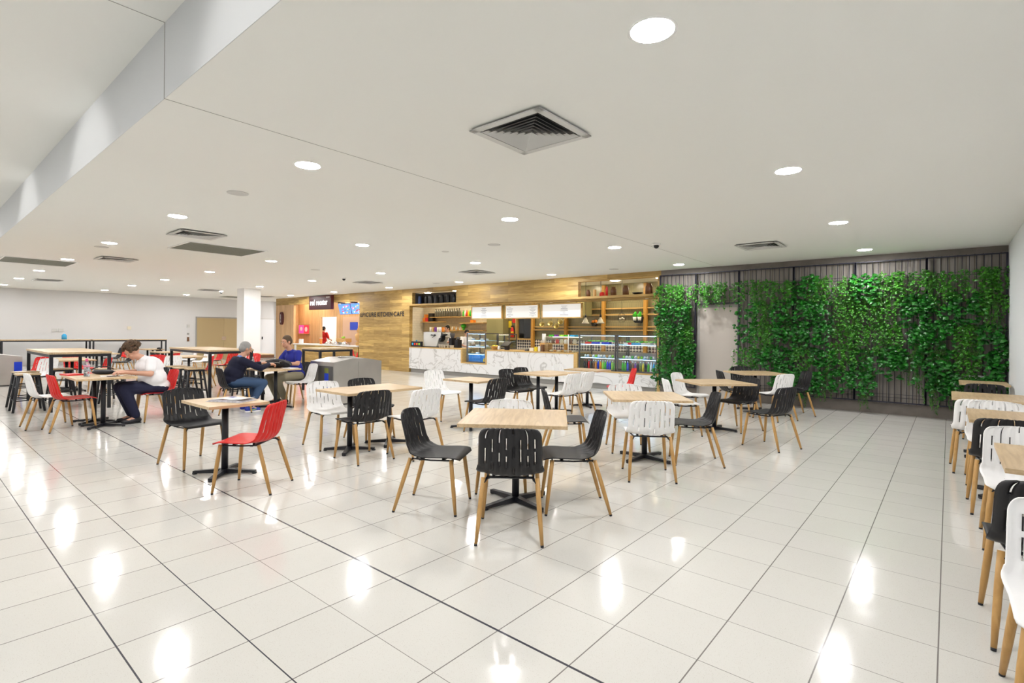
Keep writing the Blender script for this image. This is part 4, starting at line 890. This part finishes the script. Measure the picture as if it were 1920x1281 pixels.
tag(obj('round_fire_sign', MB().cyl((0, 0, 0), (0, -.01, 0), .085, n=24), cm('red')), 'round red sign above the extinguisher', 'sign', None, (-11.93, 14.295, 1.88)); tag(obj('yellow_notice', MB().box((-.07, -.005, -.12), (.07, .005, .12)), cm('yellow')), 'yellow green notice left of the round red sign', 'sign', None, (-12.12, 14.29, 1.75))

# ------------------------------------------------------------------ lettering
def text(s, size, m, parent=None, loc=(0,0,0), depth=.012, name='lettering', fit=None):
    cu = bpy.data.curves.new('txt', 'FONT'); cu.body = s; cu.size = size; cu.space_character = 1.22; cu.offset = size*.022; cu.extrude = depth/4; cu.align_x = 'LEFT'
    o = bpy.data.objects.new('txt', cu); COL.objects.link(o); me = bake(o)
    bm = bmesh.new(); bm.from_mesh(me); xs = [v.co.x for v in bm.verts]; x0, x1 = min(xs), max(xs); zs = [v.co.y for v in bm.verts]; hy = max(zs)
    sx = fit[0]/(x1-x0) if fit else 1; sy = fit[1]/hy if fit else 1
    for v in bm.verts: v.co = Vector(((v.co.x-x0)*sx, -v.co.z, v.co.y*sy))
    me2 = bpy.data.meshes.new(name); bm.to_mesh(me2); bm.free(); o2 = obj(name, me2, m, parent); o2.location = loc; return o2
t = thing('cafe_sign', 'black raised letters EPICURE KITCHEN CAFE on the timber wall', 'sign', (-17.9, YW - .012, 2.02))
x = 0
for wd, wl in (('EPICURE', 1.04), ('KITCHEN', .93), ('CAFE', .60)):
    text(wd, .2, M_black, t, (x, 0, 0), name='letters', fit=(wl, .17)); x += wl + (.085 if wd != 'KITCHEN' else .03)
    if wd == 'KITCHEN': obj('dot', MB().ell((x + .015, 0, .08), (.02, .006, .02)), M_black, t); x += .06
t = thing('kiosk_sign', 'dark maroon sign with white words red rooster over the kiosk', 'sign', (-21.66, YW - .14, 2.37))
obj('panel', MB().box((0, 0, 0), (1.79, .139, .60)), M_maroon, t, bevel=.004)
text('red rooster', .3, mat('lit_letters', (1, 1, 1), .5, emit=.6), t, (.12, -.008, .2), name='letters', fit=(1.4, .24)); text('.....', .1, M_whitep, t, (1.42, -.008, .5), name='small_letters', fit=(.26, .035))
t = thing('oval_sign', 'maroon rounded projecting sign with white writing on kiosk boards', 'sign', (-24.4, YW - .03, 2.03))
b = MB(); n = 28
b.prism([(.17*math.copysign(abs(math.cos(a))**.6, math.cos(a)), .30*math.copysign(abs(math.sin(a))**.8, math.sin(a))) for a in [2*math.pi*k/n for k in range(n)]], -.03, .03, 'XZ'); obj('panel', b, M_maroon, t)
o = text('red rooster', .1, M_whitep, t, (-.02, -.036, -.2), name='letters', fit=(.4, .08)); o.rotation_euler = (0, R(-90), 0)
# ------------------------------------------------------------------ kiosk
t = thing('kiosk_counter', 'oak planked kiosk counter with white top', 'counter', (-20.65, YW, 0)); obj('front', MB().box((-2.64, 0, 0), (2.585, .06, .82)), M_plank, t); obj('worktop', MB().box((-2.64, -.03, .82), (2.585, .55, .87)), M_whitep, t, bevel=.004); obj('side', MB().box((-2.64, .06, 0), (-2.58, .5, .82)), M_plank, t)
b = MB(); b.ell((-.08, 0, .1), (.05, .006, .09)).ell((-.02, 0, .0), (.07, .006, .05)).ell((.2, 0, .02), (.05, .006, .07)).ell((.17, 0, -.05), (.07, .006, .04)).ell((-.1, 0, .2), (.025, .006, .03)).ell((.24, 0, .1), (.025, .006, .03))
tag(obj('red_emblem', b, cm('red')), 'red bird like emblem low on the kiosk counter front', 'emblem', None, (-18.32, YW - .008, .48))
tag(obj('side_notice', MB().box((-.09, -.004, -.25), (.09, .004, .25)), M_whitep), 'white notice with pale drawings on the left of kiosk counter', 'notice', None, (-23.1, YW - .006, .55))
def screen(x0, x1, lb, seed):
    t = thing('menu_screen', lb, 'screen', ((x0+x1)/2, 12.28, 2.62)); s = (x1-x0)/2; Mx = Matrix.Rotation(R(14), 4, 'X')
    obj('bracket', MB().box((-.05, -.25, -.005), (.05, .04, .04)), M_black, t)
    obj('casing', MB().box((-s, 0, -.47), (s, .05, 0), Mx), M_maroon, t)
    obj('display', MB().box((-s+.012, -.004, -.458), (s-.012, 0, -.012), Mx), mat('screen_blue', (.1, .25, .9), .4, emit=.42, ec=(.12, .32, 1)), t)
    rr = random.Random(seed); 
    for k in ('red', 'yellow', 'white', 'brown', 'pink'):
        b = MB()
        for q in range(3):
            cx, cz = rr.uniform(-s+.1, s-.1), rr.uniform(-.4, -.08); b.ell(Mx @ Vector((cx, -.005, cz)), (rr.uniform(.03, .07), .006, rr.uniform(.02, .05)), n=10, m=6)
        obj('picture', b, mat('screen_' + k, CC[k], .4, emit=.42), t)
screen(-20.15, -19.25, 'blue lit menu screen with food pictures at the kiosk, left one', 3); screen(-19.22, -18.35, 'blue lit menu screen at the kiosk, right one beside timber wall', 7)
t = thing('lit_poster', 'glowing pink and red poster in a silver frame in kiosk', 'poster', (-24.3, 12.96, 1.52)); obj('frame', MB().box((-.52, 0, -.24), (.52, .03, .24)), M_steel2, t); obj('picture', MB().box((-.48, -.004, -.2), (-.02, 0, .2)), mat('pink_lit', (.9, .05, .3), .4, emit=.4), t); obj('picture', MB().box((.02, -.004, -.2), (.48, 0, .2)), mat('red_lit', (.9, .02, .05), .4, emit=.4), t); obj('picture_detail', MB().ell((.22, -.005, 0), (.13, .006, .12)).ell((-.25, -.005, .02), (.12, .006, .1)), mat('rose_lit', (.95, .35, .35), .4, emit=.4), t)
tag(obj('blue_poster', MB().box((-.3, -.004, -.17), (.3, .004, .17)), cm('blue')), 'dark blue poster on the pink kiosk wall', 'poster', None, (-20.0, 12.975, 1.68))
tag(obj('oak_crate', MB().box((-.35, -.15, 0), (.35, .15, .16)), cm('bread'), bevel=.01), 'low brown bread crate on the kiosk counter', 'crate', None, (-19.7, 12.3, .98)); tag(obj('crate_stand', MB().box((-.3, -.12, 0), (.3, .12, .108)), M_steel), 'steel stand under the brown crate', 'stand', None, (-19.7, 12.3, .871))
tag(obj('leafy_herb', MB().ell((0, 0, .03), (.12, .08, .035)).ell((.04, 0, .06), (.07, .05, .03)), cm('lime')), 'green leaves on top of the brown crate', 'food', None, (-19.75, 12.3, 1.14))
for i, (x, l) in enumerate([(-20.55, 'left'), (-19.95, 'middle'), (-19.25, 'right')]): tag(obj('steel_dome', MB().lathe([(.16, 0), (.15, .06), (.09, .12), (.02, .14), (.02, .17), (.001, .17)]), M_steel2), 'shiny steel dome on the kiosk counter, %s of three' % l, 'food dome', None, (x, 12.08, .871))
t = thing('drink_cup', 'orange and white printed cup on the kiosk counter left of domes', 'cup', (-21.1, 12.05, .871)); obj('cup', MB().lathe([(.05, 0), (.07, .24), (.072, .25), (.001, .24)]), cm('orange'), t); obj('lid', MB().lathe([(.074, .25), (.074, .27), (.001, .275)]), M_whitep, t)
tag(obj('sauce_stack', MB().lathe([(.11, 0), (.13, .12), (.05, .16), (.12, .22), (.15, .42), (.09, .5), (.04, .52), (.1, .58), (.05, .68), (.02, .8), (.001, .8)]), cm('bread')), 'tall round white and brown drinks dispenser at right end of kiosk counter', 'dispenser', None, (-18.45, 12.2, .871))
for i in range(2): tag(obj('napkin_stand', MB().box((-.05, -.05, 0), (.05, .05, .2)), M_whitep, bevel=.005), 'small white napkin stand at left of the kiosk counter', 'napkin stand', 'white napkin stands', (-22.9 + .15*i, 12.05, .871))
tag(obj('wall_oven', MB().box((-.5, -.3, 0), (.5, .3, .8)).box((-.45, -.31, .5), (.45, -.3, .75)), M_steel), 'steel oven in the bright room behind the kiosk', 'oven', None, (-22.9, 14.4, 0.0)); tag(obj('oak_box', MB().box((-.4, -.15, 0), (.4, .15, .25)), M_trimw), 'brown carton on the wall oven in the room behind kiosk', 'box', None, (-23.0, 14.45, .801))
# ------------------------------------------------------------------ bins
def bin_unit(x0, x1, y0, y1, z, zr, label, face):
    t = thing('waste_station', label, 'bin', ((x0+x1)/2, (y0+y1)/2, 0), 0, None); sx, sy = (x1-x0)/2, (y1-y0)/2
    obj('cabinet', MB().box((-sx, -sy, .03), (sx, -.003, z)).box((-sx, .003, .03), (sx, sy, z)).box((-sx+.01, -.003, .03), (sx-.01, .003, z)), M_steel, t)
    obj('plinth', MB().box((-sx+.02, -sy+.02, 0), (sx-.02, sy-.02, .03)), M_dgrey, t)
    obj('hood', MB().prism([(-sy, z), (-.25*sy, zr), (.25*sy, zr), (sy, z)], -sx, sx, 'YZ'), M_steel, t)
    obj('tray_shelf', MB().lathe([(.001, 0), (.17, 0), (.18, .02), (.16, .022), (.14, .01), (.001, .01)], (0, 0, zr), 24), M_steel2, t)
    return t
t = bin_unit(-9.94, -9.07, 5.62, 6.72, .84, .91, 'wide brushed steel waste station behind the men', 0)
# move: near corner measured at (-9.07, 5.35)
t.location = (-9.505, 6.0, 0)
obj('front_recess', MB().box((-.12, -.556, .1), (.40, -.551, .76)), M_dgrey, t)
o = obj('sticker', MB().box((.12, -.562, .3), (.26, -.557, .62)), cm('blue'), t, label='blue sticker'); obj('sticker_top', MB().box((.12, -.562, .625), (.26, -.557, .72)), cm('olive'), t); obj('sticker_picture', MB().ell((.19, -.563, .4), (.05, .003, .06)), cm('white'), t)
t = bin_unit(-18.6, -17.92, .85, 2.08, .73, .80, 'wide brushed steel waste station at the left edge of picture', 1)
obj('sticker', MB().box((.341, -.2, .12), (.345, .14, .6)), cm('yellow'), t, label='yellow recycling sticker'); obj('sticker_band', MB().box((.341, -.2, .605), (.346, .14, .68)), cm('black'), t); obj('sticker_picture', MB().ell((.346, .06, .3), (.003, .05, .06)).ell((.346, -.06, .42), (.003, .08, .07)), cm('cyan'), t)
obj('sticker', MB().box((.341, .46, .3), (.345, .61, .6)), cm('blue'), t, label='blue sticker')

# ------------------------------------------------------------------ things on tables
t = thing('newspaper', 'folded newspaper lying on the small table beside the red chair', 'newspaper', (-5.52, 2.20, .7355), R(28)); t.scale = (.8, .8, 1)
b = MB()
for k in range(5): 
    a = (k-2)*.012; b.box((-.24 + a, -.14 + a*.6, k*.004), (.20 - a, .14 - a, k*.004 + .0034))
obj('pages', b, mat('newsprint', (.62, .60, .64), .8, var=.25, vscale=30), t)
obj('top_page', MB().prism([(-.2, .020), (-.05, .032), (.08, .024), (.22, .034), (.22, .032), (.08, .022), (-.05, .030), (-.2, .018)], -.12, .12, 'XZ'), M_whitep, t)
obj('picture', MB().box((-.12, -.1, .0203), (-.0, .0, .0206)).box((.05, -.05, .0203), (.16, .08, .0206)), cm('red'), t); obj('picture', MB().box((-.1, .02, .0325), (-.02, .1, .033)), cm('blue'), t)
t = thing('water_bottle', 'clear plastic water bottle with pink cap on the woman table', 'bottle', (-9.86, 1.85, .7355)); M_plg = mat('clear_plastic', (.75, .85, .95), .08, trans=.85)
obj('body', MB().lathe([(.034, 0), (.038, .01), (.036, .06), (.030, .10), (.040, .14), (.040, .17), (.022, .215), (.014, .225)], n=20), M_plg, t); obj('cap', MB().lathe([(.017, .226), (.018, .235), (.016, .262), (.008, .268), (.001, .268)]), cm('pink'), t); obj('label_band', MB().lathe([(.0405, .142), (.0405, .168)], n=20), mat('pink_label', (.8, .35, .5), .4), t)
tag(obj('mobile_phone', MB().box((-.036, -.07, 0), (.036, .07, .008)), cm('black', .2), bevel=.003), 'black phone on the table in front of the woman', 'phone', None, (-9.62, 2.12, .7355), R(12))
tag(obj('paper_sheet', MB().box((-.1, -.14, 0), (.1, .14, .003)), cm('white')), 'white paper under the woman hands', 'paper', None, (-9.74, 2.13, .7355), R(-8))
t = thing('handbag', 'long flat black bag at the back of the woman table', 'bag', (-10.18, 2.12, .7355), R(60)); obj('body', MB().ell((0, 0, .035), (.16, .07, .04)), M_black, t); obj('strap', MB().path([(-.15, 0, .08), (-.08, .02, .12), (.05, .02, .12), (.13, 0, .08)], .008), M_black, t)
tag(obj('notebook', MB().box((-.15, -.1, 0), (.15, .1, .02)), cm('red')), 'red folder at the left of the woman table', 'folder', None, (-10.3, 1.75, .7355), R(10))
t = thing('black_backpack', 'soft black backpack lying on the men table', 'bag', (-9.85, 4.72, .7355), R(35))
b = MB(); rr = random.Random(4)
b.ell((0, 0, .085), (.24, .13, .085), n=20, m=12).ell((-.15, .01, .075), (.11, .12, .075)).ell((.16, .01, .07), (.12, .11, .07)).ell((.02, -.03, .13), (.15, .08, .04))
obj('body', b, mat('black_fabric', (.012, .012, .014), .8, bump=.5, bscale=40), t); obj('strap', MB().path([(.1, -.1, .12), (.2, -.12, .14), (.28, -.08, .1), (.27, 0, .06)], .014), M_dgrey, t); obj('zip', MB().path([(-.15, -.125, .09), (0, -.14, .11), (.12, -.12, .1)], .004), M_steel, t)
tag(obj('papers', MB().box((-.12, -.1, 0), (.12, .1, .006)).box((-.1, -.09, .006), (.11, .1, .010)), cm('white')), 'white papers at the near end of the men table', 'paper', None, (-9.55, 4.82, .7355), R(15))
t = thing('cola_bottle', 'small red labelled drink bottle behind the backpack', 'bottle', (-10.2, 4.42, .7355)); obj('body', MB().lathe([(.03, 0), (.032, .01), (.032, .12), (.012, .17), (.012, .19), (.001, .19)]), M_plg, t); obj('label_band', MB().lathe([(.033, .05), (.033, .11)]), cm('red'), t); obj('cap', MB().lathe([(.013, .19), (.013, .205), (.001, .205)]), cm('white'), t)
t = thing('water_jug', 'bright blue bottle standing on the long wall bench', 'bottle', (-26.7, 4.3, 1.02)); obj('body', MB().lathe([(.08, 0), (.08, .16), (.03, .22), (.001, .22)]), cm('cyan'), t); obj('cap', MB().lathe([(.03, .22), (.03, .25), (.001, .25)]), cm('white'), t)
#PART3
# ------------------------------------------------------------------ people
def blob(name, shapes, voxel, smooth=4):
    b = MB()
    for sh in shapes:
        if sh[0] == 'e': b.ell(sh[1], sh[2], sh[3] if len(sh) > 3 else None, n=16, m=12)
        else:
            _, p0, p1, r0, r1 = sh; b.cyl(p0, p1, r0, r1, n=14); b.ell(p0, (r0, r0, r0), n=12, m=8); b.ell(p1, (r1, r1, r1), n=12, m=8)
    me = b.mesh(name); o = bpy.data.objects.new('tmp', me); COL.objects.link(o)
    m = o.modifiers.new('r', 'REMESH'); m.mode = 'VOXEL'; m.voxel_size = voxel; m.use_smooth_shade = True
    if smooth: k = o.modifiers.new('s', 'SMOOTH'); k.iterations = smooth; k.factor = .5
    r = bake(o); r.name = name; r.materials.clear(); return r
V = Vector
def skin(k): return mat('skin_' + k, {'a': (.62, .33, .22), 'b': (.66, .36, .25), 'c': (.55, .28, .18)}[k], .5)
def hand(shapes, wrist, d, up, thumb_side, curl=.5, s=1.0):
    """palm, four fingers of unequal length and a thumb; d = direction of the fingers, up = back of the hand"""
    d = d.normalized(); side = d.cross(up).normalized(); up = side.cross(d).normalized()
    shapes.append(('c', wrist, wrist + d*.07*s, .024*s, .026*s)); pc = wrist + d*.085*s
    for i, ln in enumerate((.062, .072, .068, .052)):
        o_ = (i - 1.5)*.0195*s*(-thumb_side)
        a = pc + side*o_; shapes.append(('c', wrist + d*.045*s + side*o_*.8, a, .013*s, .0105*s))
        m = a + (d*math.cos(curl*.7) - up*math.sin(curl*.7))*ln*.55*s; e = m + (d*math.cos(curl*1.8) - up*math.sin(curl*1.8))*ln*.5*s
        shapes.append(('c', a, m, .0098*s, .009*s)); shapes.append(('c', m, e, .009*s, .0075*s))
    a = wrist + d*.03*s + side*.022*s*thumb_side; m = a + (d*.6 + side*thumb_side*.8).normalized()*.04*s; e = m + (d*.95 + side*thumb_side*.2 - up*.3).normalized()*.03*s
    shapes.append(('c', a, m, .0125*s, .0105*s)); shapes.append(('c', m, e, .0105*s, .0085*s))
def head(shapes, c, rot):
    Mx = rot.to_matrix()
    P = lambda x, y, z: c + Mx @ V((x, y, z))
    shapes.append(('e', P(0, -.012, .02), (.076, .094, .098), rot)); shapes.append(('e', P(0, .022, -.045), (.058, .066, .066), rot))
    shapes.append(('c', P(0, .085, .018), P(0, .108, -.022), .009, .015)); shapes.append(('e', P(0, .080, -.062), (.028, .014, .010), rot)); shapes.append(('e', P(0, .070, -.095), (.026, .022, .018), rot))
    shapes.append(('e', P(0, .078, .034), (.05, .012, .009), rot))
    for s_ in (-1, 1):
        shapes.append(('e', P(s_*.078, -.005, -.008), (.010, .022, .032), rot)); shapes.append(('e', P(s_*.036, .062, -.028), (.024, .018, .018), rot))
    return P
def face(parent, P, rot, hairm):
    for s_ in (-1, 1):
        e = obj('eye', MB().ell(P(s_*.031, .083, .012), (.013, .006, .008), rot, 10, 8), cm('white'), parent); obj('iris', MB().ell(P(s_*.031, .088, .012), (.006, .003, .006), rot, 8, 6), cm('brown'), e)
        obj('eyebrow', MB().ell(P(s_*.033, .089, .034), (.02, .005, .005), rot, 8, 6), hairm, parent)
    obj('lips', MB().ell(P(0, .092, -.062), (.025, .006, .008), rot, 10, 6), mat('lip', (.45, .15, .12), .5), parent)
def person(label, loc, rz, J, sk, hairf, topm, legm, shoem, fat=1.0, sleeve=.75, longsleeve=False, extra=None):
    root = thing('person', label, 'person', loc, R(rz))
    rot = Euler((J.get('nod', 0), 0, J.get('turn', 0))); hc = V(J['head'])
    body = []; P = head(body, hc, rot)
    neck = V(J['neck']); chest = V(J['chest']); belly = V(J['belly']); pel = V(J['pelvis']); f = fat
    body.append(('c', neck, hc + V((0, -.01, -.05)), .055, .05))
    fy = 1 + .5*(f-1)
    core = lambda g: [('e', chest, (.165*(.7+.3*f) + g, .118*fy + g, .15 + g)), ('e', belly, (.145*f + g, .128*fy + g, .16 + g)), ('e', pel, (.165*(.6+.4*f) + g, .135*fy + g, .105 + g)), ('c', chest, belly, .11*fy + g, .115*fy + g)]
    body += core(0)
    shirt = core(.016); shirt.append(('c', chest + V((0, 0, .08)), neck + V((0, 0, -.01)), .085, .062))
    trou = [('e', pel + V((0, .01, -.015)), (.165*(.6+.4*f) + .02, .135*fy + .015, .1))]
    for sd in ('L', 'R'):
        sh, el, wr = V(J['sh'+sd]), V(J['el'+sd]), V(J['wr'+sd]); hp, kn, an, to = V(J['hip'+sd]), V(J['kn'+sd]), V(J['an'+sd]), V(J['to'+sd])
        fa = .8 + .2*f*1.0
        body += [('c', sh, el, .050*fa, .040*fa), ('c', el, wr, .040*fa, .026), ('c', chest + V((0, 0, .07)), sh, .06, .05)]
        hand(body, wr, V(J['hd'+sd]), V(J.get('hu'+sd, (0, 0, 1))), -1 if sd == 'R' else 1, J.get('curl', .6))
        body += [('c', hp, kn, .082*fa, .055*fa), ('c', kn, an, .055*fa, .036), ('c', an, V(to), .036, .028)]
        shirt += [('c', chest + V((0, 0, .07)), sh, .078, .066*fa)]
        if longsleeve: shirt += [('c', sh, el, .067*fa, .055), ('c', el, el.lerp(wr, .92), .055, .040)]
        else: shirt += [('c', sh, sh.lerp(el, sleeve), .067*fa, .064*fa)]
        trou += [('c', hp, kn, .102*fa, .075*fa), ('c', kn, kn.lerp(an, .93), .075*fa, .062), ('c', pel, hp, .12, .105)]
    obj('body', blob('body', body, .0085, 3), skin(sk), root)
    obj('shirt', blob('shirt', shirt, .013, 5), topm, root); obj('trousers', blob('trousers', trou, .013, 5), legm, root)
    for sd in ('L', 'R'):
        an, to = V(J['an'+sd]), V(J['to'+sd]); d = (to - an); d.z = 0; d.normalize(); z0 = min(an.z, to.z)
        hz = J.get('sole', .0)
        sh = [('c', V((an.x, an.y, hz+.05)) - d*.03, V((an.x, an.y, hz+.045)) + d*.07, .040, .040), ('c', V((an.x, an.y, hz+.035)) + d*.07, V((an.x, an.y, hz+.032)) + d*.17, .042, .032), ('c', V((an.x, an.y, hz+.05)), V((an.x, an.y, an.z+.02)), .042, .045)]
        so = obj('shoe', blob('shoe', sh, .009, 2), shoem, root)
        b = MB(); q = V((-d.y, d.x, 0)); c = V((an.x, an.y, hz))
        pts = [c - d*.068, c - d*.05 + q*.034, c + d*.08 + q*.043, c + d*.16 + q*.036, c + d*.205, c + d*.16 - q*.036, c + d*.08 - q*.043, c - d*.05 - q*.034]
        b.prism([(p.x, p.y) for p in pts], hz, hz + .018); obj('sole', b, J.get('solem', cm('black')), so)
        if J.get('stripe'): obj('stripe', MB().cyl(c + d*.02 + q*.04 + V((0, 0, .03)), c + d*.12 + q*.042 + V((0, 0, .045)), .007).cyl(c + d*.02 - q*.04 + V((0, 0, .03)), c + d*.12 - q*.042 + V((0, 0, .045)), .007), cm('lime'), so)
    hairm, hs, hv = hairf(P, rot); obj('hair', blob('hair', hs, hv, 0 if len(hs) > 40 else 2), hairm, root)
    face(root, P, rot, hairm)
    if extra: extra(root, P, rot)
    return root
def curly(P, rot):
    rr = random.Random(2); sh = [('e', P(0, -.035, .045), (.098, .098, .088), rot)]
    for k in range(95):
        a = rr.uniform(0, 2*math.pi); t = rr.uniform(-.25, 1.4); x, y, z = math.cos(a)*math.cos(t), math.sin(a)*math.cos(t), math.sin(t)
        if y > .55 and z < .45: continue
        sh.append(('e', P(x*.118, -.035 + y*.12, .04 + z*.112), (.024, .024, .024)))
    return mat('curly_brown_hair', (.085, .048, .025), .85, bump=1, bscale=60, var=.6, vscale=45), sh, .0075
def shorth(col, nm, low=0):
    def f(P, rot):
        return mat(nm, col, .7, bump=.5, bscale=150), [('e', P(0, -.025, .048), (.080, .094, .082), rot), ('e', P(0, -.05, .0), (.077, .070, .08), rot)] + [('e', P(s_*.066, -.01, .02), (.016, .045, .05), rot) for s_ in (-1, 1)], .0075
    return f
def seated(lean, headp, nod, shz, kn_y, kn_z, an_y, an_z=.09, wid=.19, elbL=None, elbR=None, wrL=None, wrR=None, fat=1, turn=0, px=0, **kw):
    J = dict(nod=nod, turn=turn, head=headp, neck=(0, headp[1]*.62 + .0, shz + .045), pelvis=(0, -.04 + .08*(fat-1), .56), belly=(0, -.02 + lean*.35 + .05*(fat-1), .68), chest=(0, lean*.75, shz - .10),
             shL=(-wid, lean, shz), shR=(wid, lean, shz), elL=elbL, elR=elbR, wrL=wrL, wrR=wrR,
             hipL=(-.095, -.02, .535), hipR=(.095, -.02, .535), knL=(-.13, kn_y, kn_z), knR=(.13, kn_y, kn_z), anL=(-.12, an_y, an_z), anR=(.12, an_y, an_z), toL=(-.13, an_y + .14, .035), toR=(.13, an_y + .14, .035)); J.update(kw); return J
# woman writing at the bottle table
J = seated(.13, (0, .335, 1.10), -.75, .955, .46, .545, .30, wid=.2, elbL=(-.29, .17, .765), elbR=(.29, .19, .765), wrL=(-.10, .43, .785), wrR=(.08, .45, .785), fat=1.8, hdL=(.35, 1, -.05), hdR=(-.25, 1, -.05), curl=.9)
def emb(root, P, rot): obj('shirt_print', MB().ell((-.02, .262, .83), (.035, .006, .03)), cm('olive'), root)
person('woman with curly dark hair in white shirt and navy trousers leaning over the table', (-9.71, 2.71, 0), 180, J, 'b', curly, mat('white_cotton', (.86, .85, .87), .8), mat('navy_cloth', (.008, .010, .04), .8), mat('black_leather', (.01, .01, .015), .4), fat=1.8, sleeve=.62)
# grey haired man in a navy jumper
J = seated(.09, (0, .205, 1.115), -.35, .915, .46, .50, .22, elbL=(-.25, .31, .80), elbR=(.26, .36, .775), wrL=(-.14, .52, .84), wrR=(.12, .57, .83), hdL=(.2, 1, .1), hdR=(-.1, 1, .0), curl=1.0, solem=cm('white'), stripe=True)
def collar(root, P, rot): obj('collar', blob('collar', [('c', V((-.05, .10, .975)), V((.05, .10, .975)), .03, .03), ('c', V((-.055, .10, .975)), V((-.03, .18, .955)), .018, .014), ('c', V((.055, .10, .975)), V((.03, .18, .955)), .018, .014)], .009, 1), mat('pale_blue_shirt', (.12, .22, .55), .7), root)
person('grey haired man in dark navy jumper and jeans seated with back half turned', (-9.66, 3.85, 0), -4, J, 'a', shorth((.30, .29, .28), 'grey_hair'), mat('navy_wool', (.003, .004, .022), .9), mat('blue_denim', (.035, .075, .16), .8), mat('blue_trainer', (.02, .04, .35), .5), fat=1.3, longsleeve=True, extra=collar)
# man in a blue t shirt
J = seated(.06, (0, .20, 1.225), -.30, 1.0, .50, .52, .30, elbL=(-.25, .12, .79), elbR=(.24, .22, .79), wrL=(-.10, .40, .80), wrR=(.10, .44, .80), hdL=(.4, 1, 0), hdR=(-.3, 1, 0), curl=.6)
J['kneeL'] = 0
person('man with short brown hair in blue t-shirt and khaki trousers facing the camera', (-10.2, 5.26, 0), 188, J, 'a', shorth((.10, .06, .03), 'brown_hair'), mat('royal_blue_cotton', (.012, .02, .27), .8), mat('khaki_cloth', (.28, .25, .17), .85), mat('black_leather', (.01, .01, .015), .4), fat=1.0, sleeve=.6)
def standing(h, bend=0, arms=.35):
    s = h/1.75; y = bend
    return dict(nod=-.3 - bend, head=(0, .03 + y*.9, 1.62*s - bend*.2), neck=(0, y*.7, 1.47*s - bend*.1), chest=(0, y*.4, 1.28*s), belly=(0, y*.15, 1.10*s), pelvis=(0, 0, .95*s),
        shL=(-.18, y*.5, 1.40*s - bend*.05), shR=(.18, y*.5, 1.40*s - bend*.05), elL=(-.24, .08 + y, 1.13*s), elR=(.24, .08 + y, 1.13*s), wrL=(-.16, .30 + y, 1.08*s), wrR=(.16, .30 + y, 1.08*s), hdL=(.2, 1, -.1), hdR=(-.2, 1, -.1),
        hipL=(-.09, 0, .92*s), hipR=(.09, 0, .92*s), knL=(-.10, .02, .50*s), knR=(.10, .02, .50*s), anL=(-.10, 0, .09), anR=(.10, 0, .09), toL=(-.12, .14, .035), toR=(.12, .14, .035), curl=.8)
M_wc = mat('white_cotton', (.86, .85, .87), .8); M_bc = mat('black_cloth', (.01, .01, .012), .8); M_bl = mat('black_leather', (.01, .01, .015), .4)
person('cafe worker with black hair and white shirt behind the espresso machine', (-14.05, 13.05, 0), 170, standing(1.70), 'b', shorth((.008, .007, .007), 'black_hair'), M_wc, M_bc, M_bl)
person('cafe worker with dark hair and white shirt bending left of the cake cabinet', (-13.2, 13.1, 0), -110, standing(1.55, .12), 'b', shorth((.008, .007, .007), 'black_hair'), M_wc, M_bc, M_bl)
person('kiosk worker in red shirt seen from behind in the bright doorway', (-23.15, 13.35, 0), 20, standing(1.66), 'c', shorth((.008, .007, .007), 'black_hair'), mat('red_cloth', (.5, .01, .01), .8), M_bc, M_bl)
